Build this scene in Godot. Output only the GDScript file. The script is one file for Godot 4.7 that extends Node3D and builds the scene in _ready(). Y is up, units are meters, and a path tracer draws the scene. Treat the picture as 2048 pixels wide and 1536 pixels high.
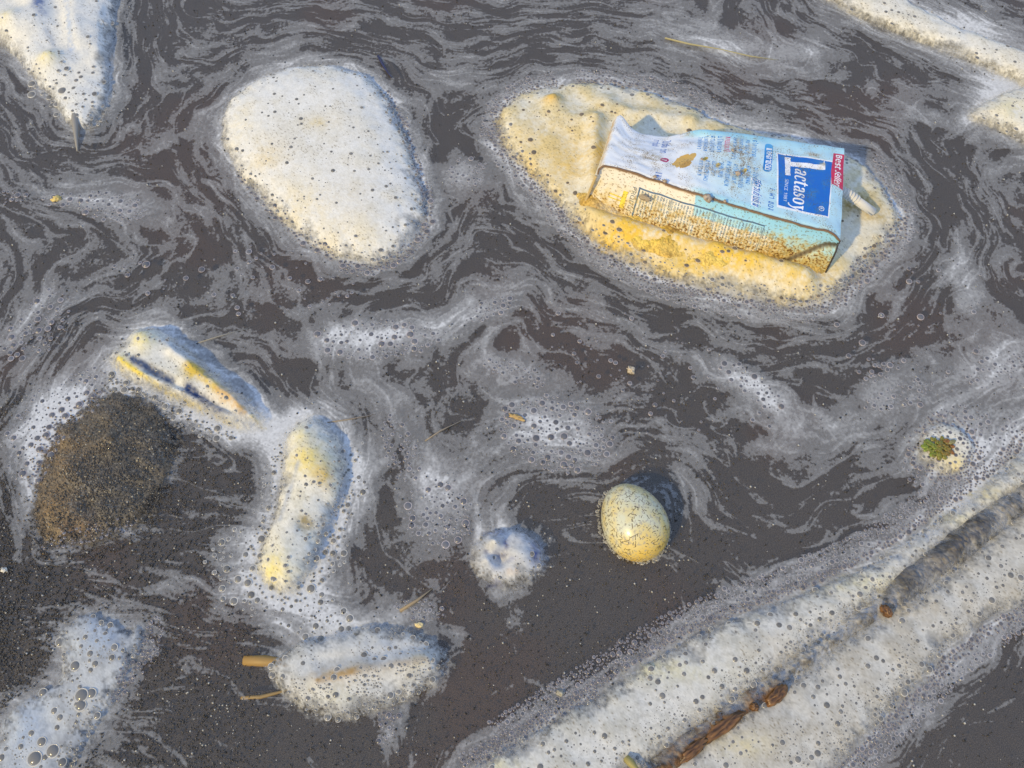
extends Node3D

# ---------------------------------------------------------------- camera and measuring
const PITCH := 64.0
const FOV := 46.0
const DIST := 0.48
var cam_o: Vector3
var cam_f: Vector3
var cam_u: Vector3
var rng := RandomNumberGenerator.new()
var white_noise: FastNoiseLite
var fine: FastNoiseLite
var broad: FastNoiseLite
var cells: FastNoiseLite

# where a point seen in the photograph (2048 x 1536) lies, given its height above the water
func gp(x: float, y: float, h := 0.0) -> Vector3:
	var t := tan(deg_to_rad(FOV * 0.5))
	var d := cam_f + Vector3.RIGHT * ((x - 1024.0) / 768.0 * t) - cam_u * ((y - 768.0) / 768.0 * t)
	return cam_o + d * ((h - cam_o.y) / d.y)

func g2(x: float, y: float, h := 0.0) -> Vector2:
	var p := gp(x, y, h)
	return Vector2(p.x, p.z)

# metres per photograph pixel on the water there
func mpp(x: float, y: float) -> float:
	return (g2(x + 4.0, y) - g2(x - 4.0, y)).length() / 8.0

func make_noise(kind: int, octaves: int, noise_seed: int) -> FastNoiseLite:
	var n := FastNoiseLite.new()
	n.noise_type = kind
	n.frequency = 1.0
	n.seed = noise_seed
	n.fractal_type = FastNoiseLite.FRACTAL_FBM if octaves > 1 else FastNoiseLite.FRACTAL_NONE
	n.fractal_octaves = octaves
	return n

# ---------------------------------------------------------------- objects
func tag(o: Node3D, label: String, category := "", group := "", kind := "") -> Node3D:
	if label: o.set_meta("label", label)
	if category: o.set_meta("category", category)
	if group: o.set_meta("group", group)
	if kind: o.set_meta("kind", kind)
	return o

var used_names := {}
func numbered(called: String) -> String:
	var k: int = used_names.get(called, -1) + 1
	used_names[called] = k
	return called if k == 0 else "%s_%03d" % [called, k]

func thing(called: String, at: Vector3, label: String, category: String, group := "") -> Node3D:
	var o := Node3D.new()
	o.name = numbered(called)
	o.position = at
	add_child(o)
	tag(o, label, category, group)
	return o

func put(called: String, mesh: Mesh, m: Material, parent: Node3D, at := Vector3.ZERO) -> MeshInstance3D:
	var o := MeshInstance3D.new()
	o.name = numbered(called) if parent == self else called
	o.mesh = mesh
	o.material_override = m
	o.position = at
	parent.add_child(o, true)
	return o

func mat(c: Color, rough: float, spec := 0.5) -> StandardMaterial3D:
	var m := StandardMaterial3D.new()
	m.albedo_color = c.linear_to_srgb()
	m.roughness = rough
	m.metallic_specular = spec
	return m

func vmat(rough: float, spec := 0.5) -> StandardMaterial3D:
	var m := mat(Color.WHITE, rough, spec)
	m.vertex_color_use_as_albedo = true
	return m

# ---------------------------------------------------------------- outlines
func outline(px: Array, h := 0.0) -> PackedVector2Array:
	var o := PackedVector2Array()
	for i in range(0, px.size(), 2):
		o.append(g2(px[i], px[i + 1], h))
	return o

func smooth_closed(p: PackedVector2Array, cuts := 5) -> PackedVector2Array:
	var o := PackedVector2Array()
	var n := p.size()
	for i in n:
		for k in cuts:
			o.append(p[i].cubic_interpolate(p[(i + 1) % n], p[(i - 1 + n) % n], p[(i + 2) % n], float(k) / cuts))
	return o

# signed distance, positive inside
func inside_by(poly: PackedVector2Array, q: Vector2) -> float:
	var best := 1e9
	var n := poly.size()
	var a := poly[n - 1]
	for i in n:
		var b := poly[i]
		var ab := b - a
		var t := clampf((q - a).dot(ab) / maxf(ab.length_squared(), 1e-12), 0.0, 1.0)
		best = minf(best, (q - a - ab * t).length_squared())
		a = b
	best = sqrt(best)
	return best if Geometry2D.is_point_in_polygon(q, poly) else -best

# a coarse map over a rectangle, looked up between its points
class Chart:
	var at: Vector2
	var cell: float
	var nx: int
	var nz: int
	var v: PackedFloat32Array
	func look(x: float, z: float) -> float:
		var fx := clampf((x - at.x) / cell, 0.0, nx - 1.001)
		var fz := clampf((z - at.y) / cell, 0.0, nz - 1.001)
		var i := int(fx)
		var j := int(fz)
		fx -= i
		fz -= j
		var k := j * nx + i
		return lerpf(lerpf(v[k], v[k + 1], fx), lerpf(v[k + nx], v[k + nx + 1], fx), fz)

func chart(lo: Vector2, hi: Vector2, cell: float) -> Chart:
	var c := Chart.new()
	c.at = lo
	c.cell = cell
	c.nx = int(ceil((hi.x - lo.x) / cell)) + 2
	c.nz = int(ceil((hi.y - lo.y) / cell)) + 2
	c.v.resize(c.nx * c.nz)
	return c

# ---------------------------------------------------------------- mounds: foam, rock, coated sticks
# px: outline in photograph pixels. o: height, edge, fray, rough, step, bumps [x,y,r,h], ridges [x0,y0,x1,y1,r,h],
# stains [x,y,rx,ry,r,g,b,strength], real stains and painted sun yellow both; base and other colours, specks
func mound(px: Array, o: Dictionary) -> Dictionary:
	var poly := smooth_closed(outline(px))
	var lo := poly[0]
	var hi := poly[0]
	for p in poly:
		lo = Vector2(minf(lo.x, p.x), minf(lo.y, p.y))
		hi = Vector2(maxf(hi.x, p.x), maxf(hi.y, p.y))
	var view: Vector2 = Vector2(0.43, 0.36)
	lo = Vector2(maxf(lo.x - 0.006, -view.x), maxf(lo.y - 0.006, -view.y))
	hi = Vector2(minf(hi.x + 0.006, view.x), minf(hi.y + 0.006, 0.24))
	var dist := chart(lo, hi, 0.003)
	for j in dist.nz:
		for i in dist.nx:
			dist.v[j * dist.nx + i] = inside_by(poly, lo + Vector2(i, j) * 0.003)
	var step: float = o.get("step", 0.0006)
	var height: float = o.height
	var edge: float = o.edge
	var fray: float = o.get("fray", 0.0015)
	var rough: float = o.get("rough", 0.00015)
	var lumpy: float = o.get("lumpy", 0.12)
	var base: Color = o.get("base", Color(0.80, 0.775, 0.71))
	var other: Color = o.get("other", Color(0.74, 0.70, 0.60))
	var specks: float = o.get("specks", 0.03)
	var speck_color: Color = o.get("speck_color", Color(0.2, 0.15, 0.08))
	var grain: float = o.get("grain", 0.10)
	var power: float = o.get("power", 0.5)
	var soft: float = o.get("soft", 0.0075)
	var mottle: float = o.get("mottle", 0.22)
	var bumps := []
	for b in o.get("bumps", []):
		var c := g2(b[0], b[1], height * 0.7)
		var r: float = b[2] * mpp(b[0], b[1])
		bumps.append([c, 1.0 / (r * r), b[3], r * 2.2])
	var ridges := []
	for b in o.get("ridges", []):
		var r: float = b[4] * mpp(b[0], b[1])
		ridges.append([g2(b[0], b[1], height * 0.7), g2(b[2], b[3], height * 0.7), 1.0 / (r * r), b[5], r * 2.2])
	var stains_and_light := []
	for b in o.get("stains_and_light", []):
		var m := mpp(b[0], b[1])
		stains_and_light.append([g2(b[0], b[1], height * 0.7), 1.0 / (b[2] * m), 1.0 / (b[3] * m * 1.1), Color(b[4], b[5], b[6]), b[7]])
	# colour patches drawn out along a line: [x0,y0,x1,y1,width,r,g,b,strength]
	for b in o.get("streaks", []):
		var m := mpp(b[0], b[1])
		var w: float = b[4] * m
		var n := maxi(2, int(Vector2(b[2] - b[0], b[3] - b[1]).length() / (b[4] * 0.8)))
		for k in n:
			var t := k / (n - 1.0)
			stains_and_light.append([g2(lerpf(b[0], b[2], t), lerpf(b[1], b[3], t), height * 0.7), 1.0 / w, 1.0 / w, Color(b[5], b[6], b[7]), b[8]])
	var nx := int((hi.x - lo.x) / step) + 1
	var nz := int((hi.y - lo.y) / step) + 1
	var hs := PackedFloat32Array()
	hs.resize(nx * nz)
	var cols := PackedColorArray()
	cols.resize(nx * nz)
	var salt: float = rng.randf() * 50.0
	for j in nz:
		var z := lo.y + j * step
		for i in nx:
			var x := lo.x + i * step
			var k := j * nx + i
			var d := dist.look(x, z)
			if d < -0.0065:
				hs[k] = -1.0
				continue
			var q := Vector2(x, z)
			d += 0.0016 * broad.get_noise_2d(x * 70.0, z * 70.0)
			var torn := d + fray * (fine.get_noise_2d(x * 160.0, z * 160.0) * 1.6 + white_noise.get_noise_2d(x * 1100.0, z * 1100.0) * 1.1)
			var t := clampf(d / edge, 0.0, 1.0)
			var y := height * pow(1.0 - (1.0 - t) * (1.0 - t), power)
			if d < 0.0:
				y = 0.0
			y += 0.0009
			var fade := clampf(d / 0.006, 0.0, 1.0)
			for b in bumps:
				var c: Vector2 = b[0]
				if absf(q.x - c.x) < b[3] and absf(q.y - c.y) < b[3]:
					y += b[2] * exp(-(q - c).length_squared() * b[1]) * fade
			for b in ridges:
				var p0: Vector2 = b[0]
				var ab: Vector2 = b[1] - p0
				var s := clampf((q - p0).dot(ab) / ab.length_squared(), 0.0, 1.0)
				var w := (q - p0 - ab * s).length_squared() * float(b[2])
				if w < 5.0:
					y += b[3] * exp(-w) * fade
			var n1 := broad.get_noise_3d(x * 45.0, z * 45.0, salt)
			var n2 := fine.get_noise_3d(x * 340.0, z * 340.0, salt)
			y += fade * (lumpy * height * n1 + 0.3 * rough * n2)
			hs[k] = y
			var n3 := fine.get_noise_3d(x * 130.0, z * 130.0, salt + 7.0)
			var col := base.lerp(other, clampf(0.4 + n1 * 1.1 + n2 * 0.45 + n3 * 0.5, 0.0, 1.0))
			col = col * (1.0 - mottle * clampf(n3 * 0.5 + n2 * 0.7 + 0.1, 0.0, 1.0))
			for s in stains_and_light:
				var c: Vector2 = s[0]
				var w := Vector2((q.x - c.x) * s[1], (q.y - c.y) * s[2]).length_squared()
				if w < 3.0:
					col = col.lerp(s[3], clampf(s[4] * exp(-w * 1.3) * (1.0 + n1 * 0.8 + n2 * 0.9), 0.0, 1.0))
			var r := rng.randf()
			col = col * (1.0 + grain * (r - 0.5) * 2.0)
			if rng.randf() < specks * (0.5 + clampf(n1 * 3.0, -0.4, 2.0)):
				col = col.lerp(speck_color, 0.35 + 0.5 * r)
			col.a = clampf((torn + 0.0022) / soft * (1.0 + n1 * 0.7) + (n2 * 0.3 + (r - 0.5) * 0.25) * smoothstep(soft, 0.0, torn), 0.0, 1.0)
			col.a = pow(col.a, 1.3)
			cols[k] = col
	var index := PackedInt32Array()
	index.resize(nx * nz)
	index.fill(-1)
	var verts := PackedVector3Array()
	var norms := PackedVector3Array()
	var colors := PackedColorArray()
	var tris := PackedInt32Array()
	var floor_y := -0.0012
	var centre: Vector2 = (lo + hi) * 0.5
	for j in range(1, nz - 1):
		for i in range(1, nx - 1):
			var k := j * nx + i
			if hs[k] < -0.5:
				continue
			index[k] = verts.size()
			verts.append(Vector3(lo.x + i * step - centre.x, maxf(hs[k], floor_y - 0.001), lo.y + j * step - centre.y))
			var l := hs[k - 1] if hs[k - 1] > -0.5 else hs[k]
			var rr := hs[k + 1] if hs[k + 1] > -0.5 else hs[k]
			var u := hs[k - nx] if hs[k - nx] > -0.5 else hs[k]
			var dn := hs[k + nx] if hs[k + nx] > -0.5 else hs[k]
			norms.append(Vector3(l - rr, 2.0 * step, u - dn).normalized())
			colors.append(cols[k])
	for j in range(1, nz - 2):
		for i in range(1, nx - 2):
			var k := j * nx + i
			var a := index[k]
			var b := index[k + 1]
			var c := index[k + nx + 1]
			var e := index[k + nx]
			if a < 0 or b < 0 or c < 0 or e < 0:
				continue
			if maxf(maxf(cols[k].a, cols[k + 1].a), maxf(cols[k + nx].a, cols[k + nx + 1].a)) < 0.01:
				continue
			tris.append_array([a, b, c, a, c, e])
	var arr := []
	arr.resize(Mesh.ARRAY_MAX)
	arr[Mesh.ARRAY_VERTEX] = verts
	arr[Mesh.ARRAY_NORMAL] = norms
	arr[Mesh.ARRAY_COLOR] = colors
	arr[Mesh.ARRAY_INDEX] = tris
	var mesh := ArrayMesh.new()
	mesh.add_surface_from_arrays(Mesh.PRIMITIVE_TRIANGLES, arr)
	var c := Chart.new()
	c.at = lo
	c.cell = step
	c.nx = nx
	c.nz = nz
	c.v = hs
	return {"mesh": mesh, "at": Vector3(centre.x, 0.0, centre.y), "heights": c, "poly": poly}

var grounds: Array[Chart] = []
func surface_at(x: float, z: float) -> float:
	var y := 0.0005
	for c in grounds:
		if x > c.at.x and z > c.at.y and x < c.at.x + c.cell * (c.nx - 2) and z < c.at.y + c.cell * (c.nz - 2):
			var k := int((z - c.at.y) / c.cell) * c.nx + int((x - c.at.x) / c.cell)
			y = maxf(y, c.v[k])
	return y

# ---------------------------------------------------------------- bubbles
var bubble_mesh: ArrayMesh
var foam_bubble_mesh: ArrayMesh
var bubble_mat: StandardMaterial3D
var taken := {}
var singles := 0

func make_bubble(core: Color, rim: Color, wide: float) -> ArrayMesh:
	var prof := [[0.02, 0.42], [0.35, 0.39], [0.62, 0.29], [0.82, 0.16], [0.9, 0.08], [0.94, 0.13], [1.0, 0.16], [1.0 + wide * 0.5, 0.12], [1.0 + wide, -0.05]]
	var seg := 14
	var v := PackedVector3Array()
	var c := PackedColorArray()
	var ix := PackedInt32Array()
	for i in prof.size():
		for s in seg:
			var a := TAU * s / seg
			v.append(Vector3(cos(a) * prof[i][0], prof[i][1], sin(a) * prof[i][0]))
			c.append(core if i < 4 else (rim if i > 4 else core.lerp(rim, 0.4)))
	for i in prof.size() - 1:
		for s in seg:
			var a := i * seg + s
			var b := i * seg + (s + 1) % seg
			ix.append_array([a, b, b + seg, a, b + seg, a + seg])
	var st := SurfaceTool.new()
	st.begin(Mesh.PRIMITIVE_TRIANGLES)
	for i in v.size():
		st.set_color(c[i])
		st.set_smooth_group(0)
		st.add_vertex(v[i])
	for i in ix:
		st.add_index(i)
	st.generate_normals()
	return st.commit()

func claim(p: Vector2, r: float) -> bool:
	var cell := 0.003
	var reach := 1 + int(r / cell)
	var ci := int(floor(p.x / cell))
	var cj := int(floor(p.y / cell))
	for j in range(cj - reach - 1, cj + reach + 2):
		for i in range(ci - reach - 1, ci + reach + 2):
			for other in taken.get(Vector2i(i, j), []):
				if (other[0] - p).length() < (other[1] + r) * 1.02:
					return false
	var key := Vector2i(ci, cj)
	if not taken.has(key):
		taken[key] = []
	taken[key].append([p, r])
	return true

# spots: [centre, radius]
func add_bubbles(parent: Node3D, spots: Array, mesh: Mesh, tone := Color.WHITE) -> void:
	if spots.is_empty():
		return
	var base := parent.position if parent != self else Vector3.ZERO
	var small := []
	for s in spots:
		if s[1] > 0.0021 and singles < 290 and parent != self:
			singles += 1
			var o := put("bubble", mesh, bubble_mat, parent, Vector3(s[0].x, surface_at(s[0].x, s[0].y) - 0.0001, s[0].y) - base)
			o.scale = Vector3(s[1], s[1], s[1])
			o.rotation.y = rng.randf() * TAU
		else:
			small.append(s)
	if small.is_empty():
		return
	var mm := MultiMesh.new()
	mm.transform_format = MultiMesh.TRANSFORM_3D
	mm.use_colors = true
	mm.mesh = mesh
	mm.instance_count = small.size()
	for i in small.size():
		var s = small[i]
		var r: float = s[1]
		var t := Transform3D(Basis(Vector3.UP, rng.randf() * TAU).scaled(Vector3(r, r * rng.randf_range(0.7, 1.2), r)), Vector3(s[0].x, surface_at(s[0].x, s[0].y) - 0.0001, s[0].y) - base)
		mm.set_instance_transform(i, t)
		var k := rng.randf_range(0.75, 1.2)
		mm.set_instance_color(i, Color(tone.r * k, tone.g * k, tone.b * k))
	var o := MultiMeshInstance3D.new()
	o.name = numbered("film_bubbles") if parent == self else "bubbles"
	o.multimesh = mm
	o.material_override = bubble_mat
	o.set_meta("kind", "stuff")
	parent.add_child(o, true)
	if parent == self:
		tag(o, "tiny clear bubbles floating in the thin grey scum film", "bubbles", "", "stuff")

func rand_r(a: float, b: float, p: float) -> float:
	return a + (b - a) * pow(rng.randf(), p)

# along an open or closed line of photograph pixels; off in photograph pixels to the left of the line's direction
func along(px: Array, off0: float, off1: float, count: int, r0: float, r1: float, p := 3.0) -> Array:
	var total := 0.0
	var n := px.size() / 2
	for i in n - 1:
		total += Vector2(px[i * 2 + 2] - px[i * 2], px[i * 2 + 3] - px[i * 2 + 1]).length()
	var out := []
	for c in count:
		var t := rng.randf() * total
		var i := 0
		while i < n - 2:
			var l := Vector2(px[i * 2 + 2] - px[i * 2], px[i * 2 + 3] - px[i * 2 + 1]).length()
			if t < l:
				break
			t -= l
			i += 1
		var a := Vector2(px[i * 2], px[i * 2 + 1])
		var d := (Vector2(px[i * 2 + 2], px[i * 2 + 3]) - a)
		var q := a + d.normalized() * t + Vector2(d.y, -d.x).normalized() * lerpf(off0, off1, rng.randf())
		var r := rand_r(r0, r1, p) * mpp(q.x, q.y)
		var w := g2(q.x, q.y)
		if claim(w, r * 1.1):
			out.append([w, r])
	return out

func blob(x: float, y: float, rx: float, ry: float, deg: float, count: int, r0: float, r1: float, p := 3.0) -> Array:
	var out := []
	for c in count:
		var a := rng.randf() * TAU
		var l := sqrt(rng.randf()) * (1.0 + 0.25 * rng.randf())
		var q := Vector2(cos(a) * l * rx, sin(a) * l * ry).rotated(deg_to_rad(deg)) + Vector2(x, y)
		var r := rand_r(r0, r1, p) * mpp(q.x, q.y)
		var w := g2(q.x, q.y)
		if claim(w, r * 1.1):
			out.append([w, r])
	return out

func within(poly: PackedVector2Array, count: int, r0: float, r1: float, p := 3.0, lift := 0.008) -> Array:
	var lo := poly[0]
	var hi := poly[0]
	for q in poly:
		lo = Vector2(minf(lo.x, q.x), minf(lo.y, q.y))
		hi = Vector2(maxf(hi.x, q.x), maxf(hi.y, q.y))
	lo = Vector2(maxf(lo.x, -0.4), maxf(lo.y, -0.34))
	hi = Vector2(minf(hi.x, 0.4), minf(hi.y, 0.22))
	var out := []
	var got := 0
	for c in count * 8:
		if got >= count:
			break
		var w := Vector2(rng.randf_range(lo.x, hi.x), rng.randf_range(lo.y, hi.y))
		if not Geometry2D.is_point_in_polygon(w, poly):
			continue
		var r := rand_r(r0, r1, p) * 0.00026
		if rng.randf() > 0.5 + 1.3 * broad.get_noise_2d(w.x * 38.0, w.y * 38.0):
			continue
		got += 1
		if claim(w, r * 1.1):
			out.append([w, r])
	return out

# ---------------------------------------------------------------- small solids
func tube(path: Array, radii: Array, seg := 8, colors := []) -> ArrayMesh:
	var st := SurfaceTool.new()
	st.begin(Mesh.PRIMITIVE_TRIANGLES)
	var n := path.size()
	for i in n:
		var d: Vector3 = (path[mini(i + 1, n - 1)] - path[maxi(i - 1, 0)]).normalized()
		var a := d.cross(Vector3.UP)
		a = a.normalized() if a.length() > 0.01 else Vector3.RIGHT
		var b := a.cross(d).normalized()
		for s in seg:
			var w := TAU * s / seg
			if colors.size(): st.set_color(colors[i])
			st.set_smooth_group(0)
			st.add_vertex(path[i] + (a * cos(w) + b * sin(w)) * radii[i])
	for i in n - 1:
		for s in seg:
			var p := i * seg + s
			var q := i * seg + (s + 1) % seg
			for k in [p, p + seg, q, q, p + seg, q + seg]: st.add_index(k)
	for s in range(1, seg - 1):
		for k in [0, s, s + 1]: st.add_index(k)
		var e := (n - 1) * seg
		for k in [e, e + s + 1, e + s]: st.add_index(k)
	st.generate_normals()
	return st.commit()

# an uneven pebble-like lump
func lump(rx: float, ry: float, rz: float, uneven: float, freq: float, c0: Color, c1: Color, rings := 14) -> ArrayMesh:
	var st := SurfaceTool.new()
	st.begin(Mesh.PRIMITIVE_TRIANGLES)
	var seg := rings * 2
	var salt := rng.randf() * 90.0
	for i in rings + 1:
		var th := PI * i / rings
		for s in seg + 1:
			var ph := TAU * (s % seg) / seg
			var d := Vector3(sin(th) * cos(ph), cos(th), sin(th) * sin(ph))
			var n := fine.get_noise_3d(d.x * freq + salt, d.y * freq, d.z * freq)
			st.set_color(c0.lerp(c1, clampf(0.5 + n * 1.6, 0.0, 1.0)))
			st.set_uv(Vector2(float(s) / seg, float(i) / rings))
			st.set_smooth_group(0)
			st.add_vertex(Vector3(d.x * rx, d.y * ry, d.z * rz) * (1.0 + uneven * n * 2.0))
	for i in rings:
		for s in seg:
			var a := i * (seg + 1) + s
			for k in [a, a + 1, a + seg + 2, a, a + seg + 2, a + seg + 1]: st.add_index(k)
	st.generate_normals()
	return st.commit()

# ---------------------------------------------------------------- painting print into an image
var paper: Image
func dot_at(x: int, y: int, c: Color, a := 1.0) -> void:
	if x >= 0 and y >= 0 and x < paper.get_width() and y < paper.get_height():
		paper.set_pixel(x, y, paper.get_pixel(x, y).lerp(c, a))

func fill_poly(pts: PackedVector2Array, c: Color) -> void:
	var y0 := 1e9
	var y1 := -1e9
	for p in pts:
		y0 = minf(y0, p.y)
		y1 = maxf(y1, p.y)
	for y in range(maxi(int(y0), 0), mini(int(y1) + 1, paper.get_height())):
		var yy := y + 0.5
		var xs := []
		for i in pts.size():
			var a := pts[i]
			var b := pts[(i + 1) % pts.size()]
			if (a.y <= yy) != (b.y <= yy):
				xs.append(a.x + (yy - a.y) / (b.y - a.y) * (b.x - a.x))
		xs.sort()
		for k in range(0, xs.size() - 1, 2):
			for x in range(int(round(xs[k])), int(round(xs[k + 1]))):
				dot_at(x, y, c)

func stroke(a: Vector2, b: Vector2, w: float, c: Color) -> void:
	var n := (b - a).orthogonal().normalized() * w * 0.5
	var e := (b - a).normalized() * w * 0.25
	fill_poly(PackedVector2Array([a + n - e, b + n + e, b - n + e, a - n - e]), c)

# upright text runs down the picture: letters' tops point to +x
func text_at(s: String, font: String, weight: int, at: Vector2, size: float, c: Color, squeeze := 1.0, slant := 0.0) -> float:
	var f := SystemFont.new()
	f.font_names = [font]
	f.font_weight = weight
	var tm := TextMesh.new()
	tm.font = f
	tm.font_size = 64
	tm.pixel_size = 1.0 / 64.0
	tm.depth = 0.0
	tm.curve_step = 2.0
	tm.horizontal_alignment = HORIZONTAL_ALIGNMENT_LEFT
	tm.text = s
	var box := tm.get_aabb()
	var arr := tm.surface_get_arrays(0)
	var v: PackedVector3Array = arr[Mesh.ARRAY_VERTEX]
	var ix = arr[Mesh.ARRAY_INDEX]
	var count: int = ix.size() if ix != null else v.size()
	for i in range(0, count, 3):
		var tri := PackedVector2Array()
		for k in 3:
			var p: Vector3 = v[ix[i + k]] if ix != null else v[i + k]
			var lx := (p.x - box.position.x) * squeeze
			var ly := p.y - box.position.y
			tri.append(at + Vector2(ly, lx + ly * slant) * size)
		fill_poly(tri, c)
	return box.size.x * size * squeeze

var thai := {"ก": "12 16 27 47 56 52", "ข": "16 27 26 12 42 47", "ค": "12 16 27 47 56 52/24 34 35 25", "ง": "27 37 47 42 14", "จ": "15 27 47 56 52 42 43", "ช": "16 27 26 12 42 46 57", "ซ": "16 27 26 12 42 46 58",
	"ด": "22 34 24 12 15 27 47 56 52", "ต": "22 34 24 12 15 27 36 47 56 52", "ท": "16 27 22 36 47 52", "น": "16 27 22 44 43/47 42", "บ": "17 27 22 52 57", "ป": "17 27 22 52 59", "พ": "17 12 35 52 57", "ม": "17 27 22 52 57",
	"ย": "17 26 15 12 52 57", "ร": "16 37 47/36 46 42 32", "ล": "12 25 45/16 37 56 52", "ว": "16 37 56 52 42", "ส": "12 25 45/16 37 56 52/56 68", "ห": "17 27 22 46 57/46 52", "อ": "25 14 12 52 56 37 16", "า": "16 37 46 42",
	"เ": "27 22 32", "แ": "17 12 22/37 32 42", "โ": "19 49 38 32 42", "ใ": "28 19 38 32 42", "ี": "18 48 49", "้": "28 39", "่": "38 39", "ู": "41 40 20", "ั": "28 38 49"}
func thai_at(s: String, at: Vector2, size: float, c: Color, w := 0.1, slant := 0.0) -> void:
	var pen := 0.0
	for ch in s:
		if ch == " ":
			pen += 0.35
			continue
		var code: String = thai.get(ch, "")
		var mark := "ีู้่ั".contains(ch)
		var off := pen - 0.62 if mark else pen
		for run in code.split("/"):
			var prev := Vector2.INF
			for pt in run.split(" ", false):
				var lx := float(pt.substr(0, 1)) * 0.1 + off
				var ly := float(pt.substr(1, 1)) * 0.14 - 0.28
				var q := at + Vector2(ly, lx + ly * slant) * size
				if prev != Vector2.INF:
					stroke(prev, q, w * size, c)
				prev = q
		if not mark:
			pen += 0.45 if "เาโใร".contains(ch) else 0.62

func finish_texture() -> ImageTexture:
	return ImageTexture.create_from_image(paper)

# ---------------------------------------------------------------- the thin film of scum
var film_rows := []
var film_psi: Chart
var film_base: Chart
var film_lo := Vector2(-0.475, -0.45)
var film_size := Vector2(0.95, 0.72)
const FILM_W := 2048
const FILM_H := 1552
var n_streak: FastNoiseLite
var n_warp: FastNoiseLite

func film_row(j: int) -> void:
	var b := PackedByteArray()
	b.resize(FILM_W * 4)
	var z := film_lo.y + film_size.y * (j + 0.5) / FILM_H
	for i in FILM_W:
		var x := film_lo.x + film_size.x * (i + 0.5) / FILM_W
		var psi := film_psi.look(x, z)
		var base := film_base.look(x, z)
		var wx := n_warp.get_noise_2d(x * 22.0, z * 22.0)
		var wz := n_warp.get_noise_2d(x * 22.0 + 31.0, z * 22.0)
		psi += 0.006 * wx
		var s1 := n_streak.get_noise_3d((x + wx * 0.010) * 20.0, (z + wz * 0.010) * 20.0, psi * 105.0)
		var s2 := n_streak.get_noise_3d(x * 62.0 + 9.0, z * 62.0, psi * 235.0)
		var s3 := n_streak.get_noise_3d(x * 13.0, z * 13.0 + 40.0, psi * 120.0)
		var f1 := fine.get_noise_2d(x * 330.0, z * 330.0)
		var f2 := white_noise.get_noise_2d(x * 1500.0, z * 1500.0)
		var v := base + s1 * 0.80 + s2 * 0.44 + 0.5 * maxf(0.0, 1.0 - 8.0 * absf(s3)) - 0.05 + f1 * 0.26 + f2 * 0.13
		var a := smoothstep(-0.02, 0.09, v) * 0.18 + smoothstep(0.25, 1.1, v) * 0.20 + smoothstep(1.0, 1.9, v) * 0.46
		a *= 1.0 + 0.14 * f2 + 0.12 * f1
		b[i * 4] = 226
		b[i * 4 + 1] = 227
		b[i * 4 + 2] = 229
		b[i * 4 + 3] = clampi(int(a * 255.0), 0, 255)
	film_rows[j] = b

# ---------------------------------------------------------------- the drink carton
var near_px := [[1196, 346, 0.031], [1206, 329, 0.0345], [1260, 341, 0.0345], [1330, 364, 0.034], [1420, 393, 0.034], [1520, 424, 0.034], [1610, 449, 0.034], [1660, 462, 0.0335], [1681, 478, 0.031]]
var far_px := [[1226, 242, 0.0315], [1242, 227, 0.0318], [1268, 256, 0.0295], [1310, 267, 0.027], [1352, 266, 0.0275], [1392, 257, 0.0290], [1470, 263, 0.0292], [1600, 281, 0.0292], [1689, 294, 0.029]]
func seen_y(line: Array, x: float) -> float:
	for i in line.size() - 1:
		if x <= line[i + 1][0] or i == line.size() - 2:
			return lerpf(line[i][1], line[i + 1][1], clampf((x - line[i][0]) / (line[i + 1][0] - line[i][0]), -0.2, 1.2))
	return 0.0

func curve_at(line: Array, u: float) -> Vector3:
	var n := line.size() - 1
	var x := lerpf(line[0][0], line[n][0], u)
	var i := 0
	while i < n - 1 and x > line[i + 1][0]:
		i += 1
	var p := []
	for k in [i - 1, i, i + 1, i + 2]:
		var e = line[clampi(k, 0, n)]
		p.append(gp(e[0], e[1], e[2]))
	return p[1].cubic_interpolate(p[2], p[0], p[3], clampf((x - line[i][0]) / (line[i + 1][0] - line[i][0]), 0.0, 1.0))

# a photograph point between two rims as a point of the printed sheet
func print_at(x: float, y: float, far: Array, near: Array, w: float, h: float) -> Vector2:
	var v := 0.5
	var u := 0.5
	for k in 6:
		var x0 := lerpf(far[0][0], near[0][0], v)
		var x1 := lerpf(far[far.size() - 1][0], near[near.size() - 1][0], v)
		u = (x - x0) / (x1 - x0)
		var fx := lerpf(far[0][0], far[far.size() - 1][0], u)
		var nx := lerpf(near[0][0], near[near.size() - 1][0], u)
		v = clampf((y - seen_y(far, fx)) / (seen_y(near, nx) - seen_y(far, fx)), -0.1, 1.1)
	return Vector2(u * w, v * h)

func panel(rows: Array) -> ArrayMesh:
	# rows of points; u runs along a row, v down the rows
	var st := SurfaceTool.new()
	st.begin(Mesh.PRIMITIVE_TRIANGLES)
	var nv := rows.size()
	var nu: int = rows[0].size()
	for j in nv:
		for i in nu:
			st.set_uv(Vector2(float(i) / (nu - 1), float(j) / (nv - 1)))
			st.set_smooth_group(0)
			st.add_vertex(rows[j][i])
	for j in nv - 1:
		for i in nu - 1:
			var a := j * nu + i
			for k in [a, a + 1, a + nu + 1, a, a + nu + 1, a + nu]: st.add_index(k)
	st.generate_normals()
	return st.commit()

const PRINT_W := 1400.0
const PRINT_H := 620.0
const SIDE_W := 1400.0
const SIDE_H := 400.0
var foot_px := [[1166, 420, 0.002], [1210, 446, 0.002], [1260, 466, 0.002], [1330, 490, 0.002], [1420, 515, 0.002], [1520, 535, 0.002], [1610, 547, 0.002], [1646, 549, 0.002]]

func fp(x: float, y: float) -> Vector2:
	return print_at(x, y, far_px, near_px, PRINT_W, PRINT_H)

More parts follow.
